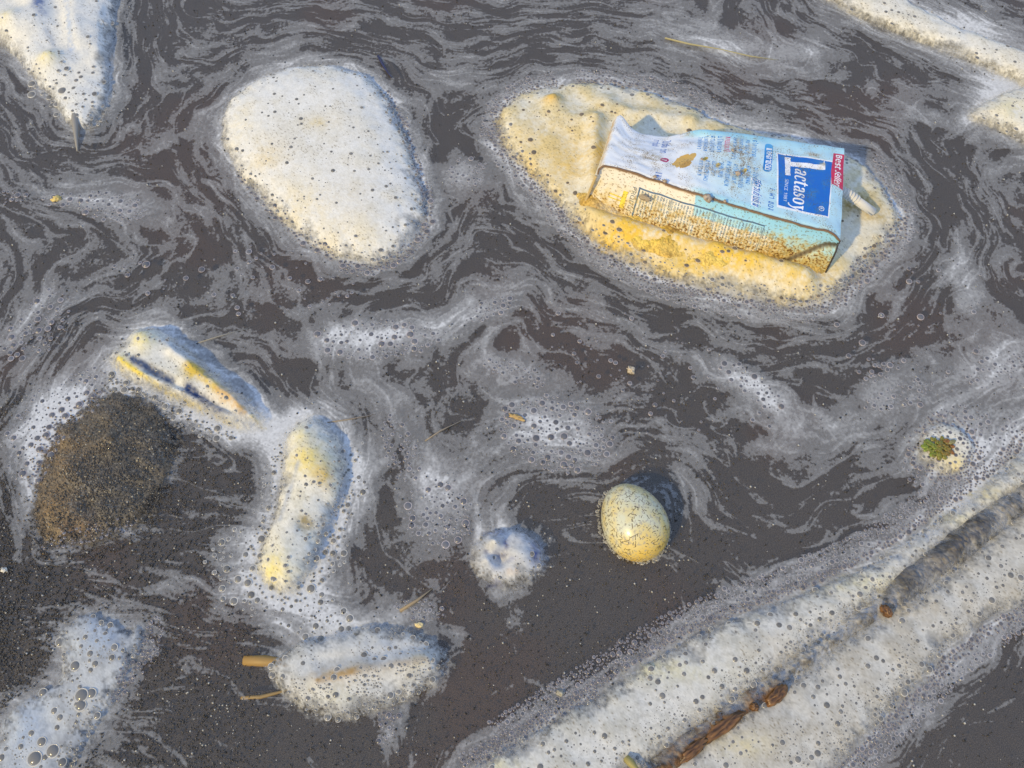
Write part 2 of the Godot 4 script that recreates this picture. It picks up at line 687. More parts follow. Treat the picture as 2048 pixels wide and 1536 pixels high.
func sp(x: float, y: float) -> Vector2:
	return print_at(x, y, near_px, foot_px, SIDE_W, SIDE_H * 0.8)

func quad_px(pts: Array, c: Color, side := false) -> void:
	var p := PackedVector2Array()
	for i in range(0, pts.size(), 2):
		p.append(sp(pts[i], pts[i + 1]) if side else fp(pts[i], pts[i + 1]))
	fill_poly(p, c)

func oval(c: Vector2, rx: float, ry: float, turn: float, col: Color, bites := 0.0) -> void:
	var p := PackedVector2Array()
	for k in 40:
		var a := TAU * k / 40.0
		var l := 1.0 + bites * fine.get_noise_2d(cos(a) * 1.7 + c.x, sin(a) * 1.7)
		p.append(c + Vector2(cos(a) * rx * l, sin(a) * ry * l).rotated(turn))
	fill_poly(p, col)

func paint_front() -> ImageTexture:
	paper = Image.create_empty(int(PRINT_W), int(PRINT_H), false, Image.FORMAT_RGBA8)
	var pale := Color(0.92, 0.94, 0.97)
	var sky_blue := Color(0.63, 0.85, 0.94)
	var mid := Color(0.76, 0.89, 0.96)
	for y in int(PRINT_H):
		for x in int(PRINT_W):
			var u := x / PRINT_W
			var v := y / PRINT_H
			var c := pale.lerp(mid, smoothstep(0.34, 0.62, u + 0.05 * sin(v * 3.0)))
			c = c.lerp(sky_blue, smoothstep(0.16, 0.06, v) * smoothstep(0.30, 0.36, u))
			c = c.lerp(sky_blue, smoothstep(0.9, 0.97, v) * smoothstep(0.36, 0.44, u) * 0.8)
			c = c.lerp(Color(0.72, 0.88, 0.95), smoothstep(0.66, 0.72, u) * 0.7)
			paper.set_pixel(x, y, c)
	var blue := Color(0.08, 0.42, 0.80)
	var ink := Color(0.22, 0.52, 0.82)
	# the soya beans printed across the middle
	oval(fp(1366, 326), 46, 78, 0.5, Color(0.84, 0.68, 0.36), 0.35)
	oval(fp(1372, 333), 20, 52, 0.5, Color(0.78, 0.60, 0.28), 0.2)
	oval(fp(1384, 317), 20, 44, 0.5, Color(0.83, 0.68, 0.38), 0.1)
	for b in [[1413, 322], [1438, 334], [1489, 346]]:
		oval(fp(b[0], b[1]), 12, 24, 0.5, Color(0.80, 0.68, 0.28), 0.15)
		oval(fp(b[0] + 1, b[1] + 1), 3, 10, 0.5, Color(0.50, 0.40, 0.14))
	# the big sign
	quad_px([1551, 307, 1660, 324, 1656, 438, 1551, 415], Color(0.95, 0.97, 0.99))
	quad_px([1554, 310, 1657, 326, 1653, 434, 1554, 411], blue)
	var w := Color(0.97, 0.98, 1.0)
	quad_px([1567, 316, 1579, 318, 1578, 326, 1637, 332, 1641, 322, 1643, 342, 1640, 342, 1578, 335, 1577, 340, 1567, 352], w)
	quad_px([1567, 316, 1579, 318, 1577, 350, 1578, 355, 1567, 354], w)
	text_at("actasoy", "Droid Serif", 700, fp(1578, 337), 122.0, w, 0.68, 0.06)
	text_at("SINCE 1981", "Droid Sans", 400, fp(1567, 361), 26.0, w, 1.28)
	var rc := fp(1638, 418)
	oval(rc, 17, 17, 0.0, w)
	oval(rc, 13, 13, 0.0, blue)
	text_at("R", "Droid Sans", 700, rc - Vector2(8, 7), 21.0, w)
	# the red corner tab
	quad_px([1660, 305, 1690, 311, 1688, 386, 1657, 370, 1655, 345], Color(0.80, 0.16, 0.34))
	text_at("Best", "Droid Sans", 700, fp(1663, 309) + Vector2(6, -2), 66.0, w, 0.80)
	text_at("Seller", "Droid Sans", 700, fp(1663, 341) + Vector2(4, 2), 60.0, w, 0.66, 0.22)
	# the blue pill and the words round it
	var p0 := fp(1538, 295)
	var p1 := fp(1533, 343)
	for k in 60:
		oval(p0.lerp(p1, k / 59.0), 23, 23, 0.0, Color(0.34, 0.68, 0.92).lerp(Color(0.08, 0.48, 0.82), minf(k / 40.0, 1.0)))
	thai_at("แลคตาซอย", fp(1534, 298), 40.0, w, 0.13)
	thai_at("เฉพาะของ", fp(1539, 379), 36.0, Color(0.22, 0.45, 0.78), 0.12)
	thai_at("สูตรเข้มข้น", fp(1510, 361) + Vector2(-6, 0), 46.0, w, 0.26, 0.25)
	thai_at("สูตรเข้มข้น", fp(1510, 361), 46.0, Color(0.10, 0.40, 0.74), 0.12, 0.25)
	thai_at("โปรตีน จาก", fp(1328, 277), 44.0, Color(0.17, 0.38, 0.72), 0.12)
	thai_at("แหล่ง", fp(1314, 345), 44.0, Color(0.17, 0.38, 0.72), 0.12)
	thai_at("การันตี", fp(1309, 277), 40.0, Color(0.17, 0.38, 0.72), 0.11)
	var pd := fp(1329, 323)
	oval(pd, 23, 30, 0.4, Color(0.70, 0.15, 0.38))
	oval(pd + Vector2(4, 3), 11, 14, 0.0, Color(0.70, 0.15, 0.38).lerp(w, 0.25))
	text_at("2", "Droid Sans", 700, pd + Vector2(-12, -8), 34.0, w)
	# the closely set lines
	var letters := "กคงจดตทนบปพมยรลวสหอาเแใ"
	for col in 9:
		var x := 1401.0 + col * 13.4
		for part in 2:
			var ys := seen_y(far_px, x) + (14.0 if part == 0 else 66.0) + (4.0 if part == 1 and col > 4 else 0.0)
			var s := ""
			for k in rng.randi_range(8, 11):
				s += letters[rng.randi() % letters.length()]
			var c := Color(0.80, 0.22, 0.45) if col == 4 and part == 0 else ink
			thai_at(s, fp(x, ys), 31.0, c, 0.11)
	# a printed drop by the folded corner
	for k in 44:
		var a := TAU * k / 44.0
		dot_at(int(fp(1243, 235).x + cos(a) * 17), int(fp(1243, 238).y + sin(a) * 26), Color(0.40, 0.52, 0.66))
		dot_at(int(fp(1243, 235).x + cos(a) * 16), int(fp(1243, 238).y + sin(a) * 25), Color(0.40, 0.52, 0.66))
	# dried mud and film
	for y in int(PRINT_H):
		for x in int(PRINT_W):
			var n := fine.get_noise_2d(x * 0.018, y * 0.018)
			var m := fine.get_noise_2d(x * 0.09 + 40.0, y * 0.09)
			var b := broad.get_noise_2d(x * 0.006, y * 0.006)
			var c := paper.get_pixel(x, y)
			var a := clampf(0.03 + n * 0.2 + b * 0.14, 0.0, 0.4)
			for s in [[0.555, 0.27, 0.075, 0.17, 0.75], [0.475, 0.62, 0.07, 0.12, 0.55], [0.60, 0.55, 0.06, 0.12, 0.5], [0.215, 0.62, 0.06, 0.14, 0.5], [0.13, 0.55, 0.09, 0.25, 0.22], [0.33, 0.05, 0.05, 0.05, 0.6], [0.86, 0.16, 0.035, 0.05, 0.75], [0.895, 0.27, 0.02, 0.07, 0.7], [0.54, 0.76, 0.02, 0.05, 0.8]]:
				var dx: float = (x / PRINT_W - s[0]) / s[2]
				var dy: float = (y / PRINT_H - s[1]) / s[3]
				var e := dx * dx + dy * dy
				if e < 3.0:
					a += s[4] * exp(-e * 1.4) * clampf(0.7 + n * 1.4 + m * 0.8, 0.0, 1.4)
			c = c.lerp(Color(0.72, 0.68, 0.60), clampf(a, 0.0, 0.85))
			var speck := smoothstep(0.33, 0.5, m + b * 0.35 - 0.1 + a * 0.35)
			c = c.lerp(Color(0.42, 0.32, 0.20), speck * 0.7)
			var rim := smoothstep(0.018, 0.0, 1.0 - y / PRINT_H) * clampf(0.7 + n, 0.0, 1.0)
			c = c.lerp(Color(0.45, 0.30, 0.18), rim)
			c = c.lerp(Color(0.80, 0.62, 0.36), smoothstep(0.03, 0.0, x / PRINT_W + 0.01 * n) * 0.8)
			paper.set_pixel(x, y, c)
	return finish_texture()

func paint_side() -> ImageTexture:
	paper = Image.create_empty(int(SIDE_W), int(SIDE_H), false, Image.FORMAT_RGBA8)
	var cream := Color(0.93, 0.90, 0.83)
	var band := Color(0.58, 0.82, 0.93)
	for y in int(SIDE_H):
		for x in int(SIDE_W):
			var u := x / SIDE_W
			var v := y / SIDE_H
			var c := cream
			var stripe := smoothstep(0.405, 0.41, u - v * 0.05) * smoothstep(0.27, 0.25, v - maxf(u - 0.72, 0.0) * 1.2)
			c = c.lerp(band.lerp(Color(0.74, 0.90, 0.96), v * 2.2), stripe)
			c = c.lerp(Color(0.70, 0.84, 0.84), smoothstep(0.72, 0.78, u - v * 0.1) * 0.85 * (1.0 - stripe))
			paper.set_pixel(x, y, c)
	var frame := Color(0.30, 0.42, 0.55)
	var ink := Color(0.38, 0.48, 0.58)
	var a := sp(1283, 372)
	var bx := SIDE_W * 0.70
	var ty := a.y
	stroke(Vector2(a.x - 3, ty), Vector2(bx, ty - 4), 8.0, frame)
	stroke(Vector2(a.x, ty), Vector2(a.x - 6, SIDE_H * 0.86), 9.0, frame)
	stroke(Vector2(bx, ty), Vector2(bx - 4, SIDE_H * 0.6), 4.0, frame)
	for u in [0.255, 0.325, 0.50, 0.555]:
		stroke(Vector2(u * SIDE_W, ty), Vector2(u * SIDE_W - 6, SIDE_H * 0.9), 3.0, frame)
	var x := a.x + 16.0
	while x < SIDE_W * 0.86:
		var y := ty + 10.0 if x < bx else ty + 12.0 + (x - bx) * 0.4
		var stop := SIDE_H * rng.randf_range(0.6, 0.95)
		var heavy := rng.randf() < 0.3
		while y < stop:
			var l := rng.randf_range(12, 30)
			var yy := y
			while yy < y + l:
				var h := rng.randf_range(4, 10)
				stroke(Vector2(x, yy), Vector2(x + h, yy + rng.randf_range(-2, 2)), 3.2 if heavy else 2.4, ink)
				if rng.randf() < 0.5:
					stroke(Vector2(x + h, yy), Vector2(x + h, yy + 4), 2.2, ink)
				yy += 4.6
			y += l + 6.0
		x += 17.5
	text_at("PRODUCT", "Droid Sans", 400, Vector2(a.x - 40, ty + 6), 33.0, Color(0.35, 0.40, 0.44), 1.15)
	# yellow mark
	var g := sp(1248, 394)
	for k in 4:
		stroke(g + Vector2(-6 + k * 7, -44), g + Vector2(-8 + k * 7, 44), 6.0, Color(0.96, 0.86, 0.06))
	stroke(g + Vector2(-78, -10), g + Vector2(-6, -8), 6.0, Color(0.95, 0.83, 0.15))
	stroke(g + Vector2(-78, 10), g + Vector2(-6, 10), 6.0, Color(0.95, 0.83, 0.15))
	# the folded ear's small label
	fill_poly(PackedVector2Array([Vector2(1225, 272), Vector2(1330, 262), Vector2(1320, 340), Vector2(1205, 346)]), Color(0.20, 0.38, 0.60))
	text_at("Lac", "Droid Serif", 700, Vector2(1255, 275), 38.0, Color(0.90, 0.92, 0.90), 0.9)
	for y in int(SIDE_H):
		for xx in int(SIDE_W):
			var u := xx / SIDE_W
			var v := y / SIDE_H
			var n := fine.get_noise_2d(xx * 0.02, y * 0.02 + 70.0)
			var m := fine.get_noise_2d(xx * 0.045, y * 0.06 + 9.0)
			var b := broad.get_noise_2d(xx * 0.007 + 5.0, y * 0.007)
			var c := paper.get_pixel(xx, y)
			var tide := 0.62 + b * 0.22 - 0.08 * sin(u * 3.0) - smoothstep(0.6, 0.95, u) * 0.14 + smoothstep(0.2, 0.0, u) * 0.06
			var grime := smoothstep(tide - 0.34, tide + 0.04, v + n * 0.25)
			c = c.lerp(Color(0.86, 0.74, 0.44), clampf(0.22 + n * 0.35 + 0.35 * smoothstep(0.6, 0.85, u) * smoothstep(0.2, 0.45, v), 0.0, 0.75) * smoothstep(0.12, 0.3, v))
			c = c.lerp(Color(0.76, 0.60, 0.26), grime * clampf(0.55 + m * 0.8, 0.0, 0.9))
			c = c.lerp(Color(0.40, 0.24, 0.06), smoothstep(0.18, 0.42, m + n * 0.4) * smoothstep(tide - 0.3, tide, v + b * 0.2) * 0.9)
			c = c.lerp(Color(0.40, 0.28, 0.16), smoothstep(0.30, 0.45, m) * 0.4)
			c = c.lerp(Color(0.45, 0.28, 0.15), smoothstep(0.035, 0.0, v) * clampf(0.8 + n, 0.0, 1.0))
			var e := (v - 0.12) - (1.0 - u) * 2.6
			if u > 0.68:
				c = c.lerp(Color(0.22, 0.16, 0.08), smoothstep(0.05, 0.0, absf(e + 0.02)) * 0.8)  # crease shade and dirt painted as a dark line along the fold
			paper.set_pixel(xx, y, c)
	return finish_texture()

func build_carton() -> void:
	var at := gp(1430, 420, 0.0)
	var box := thing("drink_carton", at, "dented light blue and white drink carton lying on its side in yellow foam", "drink carton")
	var nu := 90
	var nv := 40
	var rows := []
	for j in nv + 1:
		var v := float(j) / nv
		var row := []
		for i in nu + 1:
			var u := float(i) / nu
			var p := curve_at(far_px, u).lerp(curve_at(near_px, u), v)
			# pinched crease by the far left corner, shallow hollow in the middle
			p.y += 0.0012 * sin(PI * v) * sin(PI * u)
			p.y -= 0.0016 * exp(-pow((u - 0.24) / 0.14, 2.0) - pow((v - 0.12) / 0.22, 2.0))
			p.y -= 0.0016 * exp(-pow((u - 0.40) / 0.06, 2.0) - pow((v - 0.16 - (u - 0.4) * 0.6) / 0.07, 2.0))
			p.y += 0.0012 * exp(-pow((u - 0.42) / 0.10, 2.0) - pow((v - 0.05) / 0.06, 2.0))
			p.y += 0.0008 * broad.get_noise_2d(u * 7.0, v * 3.5) + 0.00025 * fine.get_noise_2d(u * 18.0, v * 9.0)
			var round_off := 0.0012
			p.y -= round_off * (pow(maxf(0.0, 1.0 - v / 0.04), 2.0) + pow(maxf(0.0, (v - 0.965) / 0.035), 2.0))
			row.append(p - at)
		rows.append(row)
	var front := mat(Color.WHITE, 0.42)
	front.albedo_texture = paint_front()
	put("front_panel", panel(rows), front, box)
	# side panel
	var side_rows := []
	for j in 25:
		var v := j / 24.0
		var row := []
		for i in nu + 1:
			var u := float(i) / nu
			var top := rows[nv][i] + at as Vector3
			var foot := curve_at(foot_px, u)
			var low := foot + (foot - top) * 0.25
			var p := top.lerp(low, v)
			var out := Vector3(-0.28, 0.1, 0.96)
			p += out * (0.0018 * sin(PI * minf(v * 1.2, 1.0)) * (0.4 + 0.6 * sin(PI * u)) + 0.0006 * broad.get_noise_2d(u * 7.0, v * 2.0 + 5.0))
			# the folded ear at the top end
			var e := (v - 0.12) - (1.0 - u) * 2.3
			if u > 0.68:
				p += out * 0.0016 * smoothstep(0.0, 0.05, e) - out * 0.0014 * exp(-pow((e + 0.03) / 0.035, 2.0))
			p -= out * 0.0012 * exp(-pow((u - 0.012) / 0.012, 2.0)) * smoothstep(0.1, 0.3, v)
			row.append(p - at)
		side_rows.append(row)
	var side := mat(Color.WHITE, 0.45)
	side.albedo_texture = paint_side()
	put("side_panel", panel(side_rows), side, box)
	# far side, the two ends
	var card := mat(Color(0.62, 0.76, 0.84), 0.5)
	var card_white := mat(Color(0.80, 0.74, 0.60), 0.5)
	var far_rows := []
	for j in 7:
		var row := []
		for i in nu + 1:
			var p: Vector3 = rows[0][i]
			row.append(p + Vector3(0.002, -0.042, -0.006) * (j / 6.0) + Vector3(0.0, 0.0, -0.001) * sin(j / 6.0 * PI))
		far_rows.push_front(row)
	put("back_side", panel(far_rows), card, box)
	for which in 2:
		var i := 0 if which == 0 else nu
		var end_rows := []
		for j in 7:
			var row := []
			for k in nv + 1:
				var p: Vector3 = rows[nv - k][i] if which == 1 else rows[k][i]
				var v := k / float(nv) if which == 0 else 1.0 - k / float(nv)
				var low: Vector3 = far_rows[0][i].lerp(side_rows[24][i], v)
				row.append(p.lerp(low, j / 6.0) + Vector3(-0.0012 if which == 0 else 0.0008, 0.0, 0.0) * sin(j / 6.0 * PI))
			end_rows.append(row)
		put("top_end" if which == 1 else "bottom_end", panel(end_rows), card if which == 1 else card_white, box)
	# the raised crimp along the near rim, dirty and worn
	var path := []
	var radii := []
	for i in range(0, nu + 1):
		var p: Vector3 = rows[nv][i]
		path.append(p + Vector3(0, 0.0004, 0.0004) + Vector3(0, 0.0002, 0.0002) * fine.get_noise_1d(i * 0.9))
		radii.append(0.00055 + 0.0003 * fine.get_noise_1d(i * 0.63 + 9.0))
	put("folded_rim", tube(path, radii, 6), mat(Color(0.22, 0.13, 0.07), 0.7), box)
	var lip := []
	var lip_r := []
	for j in 20:
		lip.append(side_rows[j][0] + Vector3(-0.001, 0.0, 0.001))
		lip_r.append(0.0008)
	put("end_seam", tube(lip, lip_r, 6), mat(Color(0.62, 0.45, 0.20), 0.6), box)
	var hem := []
	var hem_r := []
	for j in 22:
		hem.append(side_rows[j][nu] + Vector3(0.0002, 0.0, 0.0003))
		hem_r.append(0.0005 + 0.0002 * fine.get_noise_1d(j * 0.8))
	put("end_seam", tube(hem, hem_r, 6), mat(Color(0.05, 0.04, 0.035), 0.6), box)
	# crumbs of dried mud stuck to the rim and the print
	for k in [[1415, 396, 0.0352, 0.0024], [1476, 346, 0.0355, 0.0016], [1330, 362, 0.0352, 0.0012], [1310, 353, 0.0352, 0.001], [1450, 402, 0.0352, 0.0009], [1404, 318, 0.034, 0.0008], [1466, 300, 0.0335, 0.0009]]:
		put("mud_crumb", lump(k[3], k[3] * 0.6, k[3], 0.35, 3.0, Color(0.55, 0.46, 0.36), Color(0.30, 0.22, 0.15), 7), vmat(0.9), box, gp(k[0], k[1], k[2]) - at)

# ---------------------------------------------------------------- other things
func build_straw() -> void:
	var a := gp(1680, 381, 0.021)
	var b := gp(1712, 400, 0.0165)
	var c := gp(1746, 424, 0.010)
	var o := thing("drinking_straw", Vector3(b.x, 0.0, b.z), "white bendy drinking straw sticking out of the top end of the carton", "straw")
	var white := mat(Color(0.70, 0.675, 0.62), 0.4)
	var d := (c - b).normalized()
	put("tube", tube([b - o.position, b.lerp(c, 0.5) - o.position, c - o.position], [0.0025, 0.0026, 0.0025], 18), white, o)
	var path := []
	var radii := []
	for k in 41:
		var t := k / 40.0
		path.append(a.lerp(b, t) + Vector3(0, 0.0006, 0) * sin(PI * t) - o.position)
		radii.append(0.0024 + 0.0007 * cos(t * TAU * 6.0))
	put("bellows", tube(path, radii, 18), white, o)
	put("mouth", tube([c - d * 0.0002 - o.position, c + d * 0.0001 - o.position], [0.0021, 0.0021], 18), mat(Color(0.25, 0.17, 0.08), 0.6), o)

func build_egg() -> void:
	var at := gp(1268, 1044, 0.0030)
	var o := thing("egg", Vector3(at.x, 0.0, at.z), "cream speckled egg floating half out of the water", "egg")
	paper = Image.create_empty(768, 512, false, Image.FORMAT_RGBA8)
	for y in 512:
		for x in 768:
			var d := Vector3(sin(PI * y / 512.0) * cos(TAU * x / 768.0), cos(PI * y / 512.0), sin(PI * y / 512.0) * sin(TAU * x / 768.0))
			var n := broad.get_noise_3d(d.x * 2.0, d.y * 2.0, d.z * 2.0)
			var f := fine.get_noise_3d(d.x * 9.0, d.y * 9.0, d.z * 9.0)
			var c := Color(0.84, 0.84, 0.74).lerp(Color(0.88, 0.81, 0.57), clampf(0.4 + n * 1.2, 0.0, 1.0))
			c = c.lerp(Color(0.93, 0.76, 0.32), smoothstep(-0.1, -0.9, d.y) * 0.75)  # sunlit yellow painted into the broad lower end of the shell
			c = c.lerp(Color(0.66, 0.63, 0.58), smoothstep(0.16, 0.34, f) * 0.6)
			paper.set_pixel(x, y, c)
	for k in 760:
		var th := acos(rng.randf_range(-0.98, 0.98))
		var p := Vector2(rng.randf() * 768.0, th / PI * 512.0)
		var way := rng.randf() * TAU
		var bend := rng.randf_range(-0.25, 0.25)
		var c := Color(0.42, 0.33, 0.16).lerp(Color(0.30, 0.26, 0.18), rng.randf())
		var long := rng.randi_range(2, 9)
		var stretch := 1.0 / maxf(sin(th), 0.25)
		for s in long:
			var q := p + Vector2(cos(way) * stretch, sin(way)) * 2.3
			stroke(p, q, rng.randf_range(1.2, 2.8), c)
			p = q
			way += bend + rng.randf_range(-0.3, 0.3)
	var st := SurfaceTool.new()
	st.begin(Mesh.PRIMITIVE_TRIANGLES)
	var rings := 48
	var seg := 72
	for i in rings + 1:
		var th := PI * i / rings
		for s in seg + 1:
			var ph := TAU * (s % seg) / seg
			var wide := sin(th) * (1.0 - 0.10 * cos(th))
			st.set_uv(Vector2(float(s) / seg, float(i) / rings))
			st.set_smooth_group(0)
			st.add_vertex(Vector3(wide * cos(ph) * 0.0159, cos(th) * 0.0197, wide * sin(ph) * 0.0159))
	for i in rings:
		for s in seg:
			var a := i * (seg + 1) + s
			for k in [a, a + 1, a + seg + 2, a, a + seg + 2, a + seg + 1]: st.add_index(k)
	st.generate_normals()
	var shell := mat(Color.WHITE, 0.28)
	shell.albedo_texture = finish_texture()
	shell.clearcoat_enabled = true
	shell.clearcoat = 0.25
	shell.clearcoat_roughness = 0.12
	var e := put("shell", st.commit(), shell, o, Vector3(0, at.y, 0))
	# narrow end up and away to the left
	var axis := Vector3(-0.42, 0.16, -0.9).normalized()
	var side := axis.cross(Vector3.UP).normalized()
	e.basis = Basis(side, axis, side.cross(axis))
	var froth := []
	for k in 420:
		var a := rng.randf() * TAU
		var rr := 1.0 + rng.randf() * 0.10
		var lx := cos(a) * 0.0158 * rr
		var lz := sin(a) * 0.0192 * rr
		var q := Vector2(at.x, at.z) + Vector2(side.x, side.z).normalized() * lx + Vector2(axis.x, axis.z).normalized() * lz
		var r := rand_r(0.0003, 0.0008, 2.0)
		if claim(q, r * 0.8):
			froth.append([q, r])
	add_bubbles(o, froth, foam_bubble_mesh, Color(1.1, 1.08, 1.0))

func build_plant() -> void:
	var at := gp(1868, 903, 0.0)
	var lift := surface_at(at.x, at.z)
	var o := thing("water_fern", at, "scrap of green and brown water fern on a small foam patch", "water plant")
	var greens := []
	for k in 6:
		var g := Color(0.13, 0.17, 0.02).lerp(Color(0.16, 0.07, 0.02), k / 5.0)
		greens.append(lump(0.0011, 0.0006, 0.0016, 0.18, 2.0, g, g * 1.8, 6))
	var m := vmat(0.35)
	for k in 64:
		var a := rng.randf() * TAU
		var l := sqrt(rng.randf())
		var p := Vector3(cos(a) * l * 0.0075, 0.0, sin(a) * l * 0.0056)
		var brown := clampf((p.x / 0.0075 + 1.0) * 2.6 + rng.randf_range(-1.2, 1.2), 0.0, 5.0)
		var leaf := put("leaf", greens[int(brown)], m, o, p + Vector3(0, lift + 0.0014 - l * 0.0012 + rng.randf() * 0.0006, 0))
		leaf.rotation = Vector3(rng.randf_range(-0.5, 0.5), atan2(p.x, p.z) + rng.randf_range(-0.5, 0.5), rng.randf_range(-0.4, 0.4))
		leaf.scale = Vector3.ONE * rng.randf_range(0.7, 1.15)
	var s := put("seed_husk", lump(0.0022, 0.0011, 0.0012, 0.12, 2.0, Color(0.16, 0.15, 0.06), Color(0.34, 0.31, 0.16), 9), vmat(0.5), self, gp(1904, 884, 0.0056))
	s.rotation.y = 0.5
	tag(s, "small olive seed husk on the foam beside the water fern", "seed husk")

func stalk(called: String, pts: Array, r0: float, r1: float, c: Color, label: String, category: String, group := "") -> void:
	var path := []
	var radii := []
	var n := pts.size()
	var at := gp(pts[0][0], pts[0][1], pts[0][2])
	for i in n:
		path.append(gp(pts[i][0], pts[i][1], pts[i][2]) - at)
		radii.append(lerpf(r0, r1, float(i) / (n - 1)) * (1.0 + 0.25 * sin(i * 2.3)))
	radii[n - 1] = r1 * 0.4
	tag(put(called, tube(path, radii, 7), mat(c, 0.55), self, at), label, category, group)

func foam_thing(called: String, part: String, px: Array, o: Dictionary, m: Material, label: String, category: String) -> Array:
	var d := mound(px, o)
	var t := thing(called, d.at, label, category)
	put(part, d.mesh, m, t)
	grounds.append(d.heights)
	return [t, d]

func noise_tex(n: FastNoiseLite, freq: float, size: int, a: Color, b: Color, normal := false) -> NoiseTexture2D:
	var t := NoiseTexture2D.new()
	var q: FastNoiseLite = n.duplicate()
	q.frequency = freq
	t.noise = q
	t.width = size
	t.height = size
	t.seamless = true
	t.normalize = true
	if not normal:
		var g := Gradient.new()
		g.offsets = PackedFloat32Array([0.32, 0.70])
		g.colors = PackedColorArray([a, b])
		t.color_ramp = g
	else:
		t.as_normal_map = true
		t.bump_strength = 6.0
	return t

func _ready() -> void:
	rng.seed = 4711
	# camera, sky, sun, exposure
	var p := deg_to_rad(PITCH)
	cam_o = Vector3(0.0, sin(p) * DIST, cos(p) * DIST)
	cam_f = -cam_o.normalized()
	cam_u = Vector3.RIGHT.cross(cam_f).normalized()
	var cam := Camera3D.new()
	cam.name = "camera"
	cam.fov = FOV
	cam.near = 0.01
	cam.far = 200.0
	add_child(cam)
	cam.look_at_from_position(cam_o, Vector3.ZERO, Vector3.UP)
	var sky_mat := ProceduralSkyMaterial.new()
	sky_mat.sky_top_color = Color(0.57, 0.66, 0.81)
	sky_mat.sky_horizon_color = Color(0.76, 0.79, 0.80)
	sky_mat.sky_curve = 0.18
	sky_mat.ground_bottom_color = Color(0.25, 0.23, 0.21)
	sky_mat.ground_horizon_color = Color(0.7, 0.68, 0.66)
	sky_mat.sky_energy_multiplier = 1.14
	var sky := Sky.new()
	sky.sky_material = sky_mat
	var env := Environment.new()
	env.background_mode = Environment.BG_SKY
	env.sky = sky
	env.tonemap_mode = Environment.TONE_MAPPER_LINEAR
	env.tonemap_exposure = 1.0
	env.sdfgi_enabled = true
	env.ssao_enabled = true
	env.ssil_enabled = true
	var we := WorldEnvironment.new()
	we.name = "environment"
	we.environment = env
	add_child(we)
	var sun := DirectionalLight3D.new()
	sun.name = "sun"
	sun.light_color = Color(1.0, 0.89, 0.62)
	sun.light_energy = 0.88
	sun.light_angular_distance = 2.0
	sun.shadow_enabled = true
	add_child(sun)
	var low := deg_to_rad(37.0)
	sun.look_at_from_position(Vector3(-0.72 * cos(low), sin(low), 0.70 * cos(low)) * 5.0, Vector3.ZERO, Vector3.UP)

	white_noise = make_noise(FastNoiseLite.TYPE_VALUE, 1, 3)
	fine = make_noise(FastNoiseLite.TYPE_SIMPLEX_SMOOTH, 3, 11)
	broad = make_noise(FastNoiseLite.TYPE_SIMPLEX_SMOOTH, 2, 23)
	cells = make_noise(FastNoiseLite.TYPE_CELLULAR, 1, 5)
	n_streak = make_noise(FastNoiseLite.TYPE_SIMPLEX_SMOOTH, 3, 31)
	n_warp = make_noise(FastNoiseLite.TYPE_SIMPLEX_SMOOTH, 2, 41)
	bubble_mesh = make_bubble(Color(0.15, 0.15, 0.165), Color(0.46, 0.40, 0.41), 0.09)
	foam_bubble_mesh = make_bubble(Color(0.21, 0.20, 0.19), Color(0.66, 0.63, 0.57), 0.08)
	bubble_mat = vmat(0.16)
	build_setting()
	build_foam()
	build_carton()
	build_straw()
	build_egg()
	build_plant()
	build_bits()
	build_bubbles()

# outlines in the photograph
var dome_px := [480, 190, 540, 152, 610, 136, 690, 140, 740, 160, 775, 200, 805, 260, 830, 330, 850, 400, 842, 460, 800, 510, 740, 530, 680, 518, 605, 478, 540, 415, 480, 350, 448, 290, 450, 228]
var raft_px := [995, 245, 1025, 205, 1090, 180, 1180, 172, 1270, 185, 1370, 215, 1450, 255, 1600, 285, 1715, 330, 1770, 395, 1800, 440, 1768, 490, 1716, 545, 1660, 600, 1580, 612, 1470, 592, 1370, 572, 1270, 535, 1185, 485, 1120, 415, 1060, 350, 1012, 300]
var far_left_px := [-80, -80, 222, -80, 226, 60, 222, 150, 216, 205, 190, 250, 165, 262, 140, 250, 115, 215, 70, 160, 20, 105, -60, 60]
var top_band_px := [1600, -40, 1720, -40, 1850, 30, 1960, 78, 2120, 140, 2120, 205, 2010, 158, 1850, 92, 1720, 40]
var side_band_px := [1985, 200, 2060, 180, 2130, 190, 2130, 335, 2050, 292, 1985, 258, 1935, 236]
var ridge_px := [2120, 820, 2040, 900, 1980, 960, 1900, 1020, 1800, 1090, 1700, 1150, 1560, 1205, 1440, 1250, 1330, 1305, 1200, 1390, 1060, 1470, 940, 1545, 930, 1620, 1190, 1620, 1290, 1530, 1400, 1450, 1520, 1365, 1600, 1305, 1700, 1235, 1790, 1170, 1890, 1090, 2010, 1000, 2120, 940]
var low_ridge_px := [2120, 968, 2020, 1040, 1940, 1105, 1860, 1165, 1770, 1222, 1670, 1290, 1575, 1358, 1495, 1412, 1415, 1465, 1320, 1540, 1330, 1620, 1600, 1620, 1660, 1545, 1740, 1460, 1800, 1400, 1850, 1350, 1890, 1300, 1980, 1235, 2120, 1160]
var log_px := [2107, 933, 2014, 983, 1930, 1038, 1859, 1093, 1792, 1148, 1752, 1192, 1681, 1249, 1601, 1306, 1528, 1356, 1436, 1421, 1354, 1476, 1271, 1545, 1228, 1590, 1272, 1630, 1309, 1585, 1386, 1516, 1464, 1459, 1552, 1388, 1619, 1330, 1699, 1275, 1778, 1228, 1828, 1196, 1901, 1147, 1970, 1092, 2046, 1033, 2133, 977]
var block_px := [222, 716, 250, 690, 285, 662, 330, 668, 380, 705, 440, 755, 495, 800, 532, 856, 480, 856, 420, 838, 350, 802, 285, 772, 240, 752]
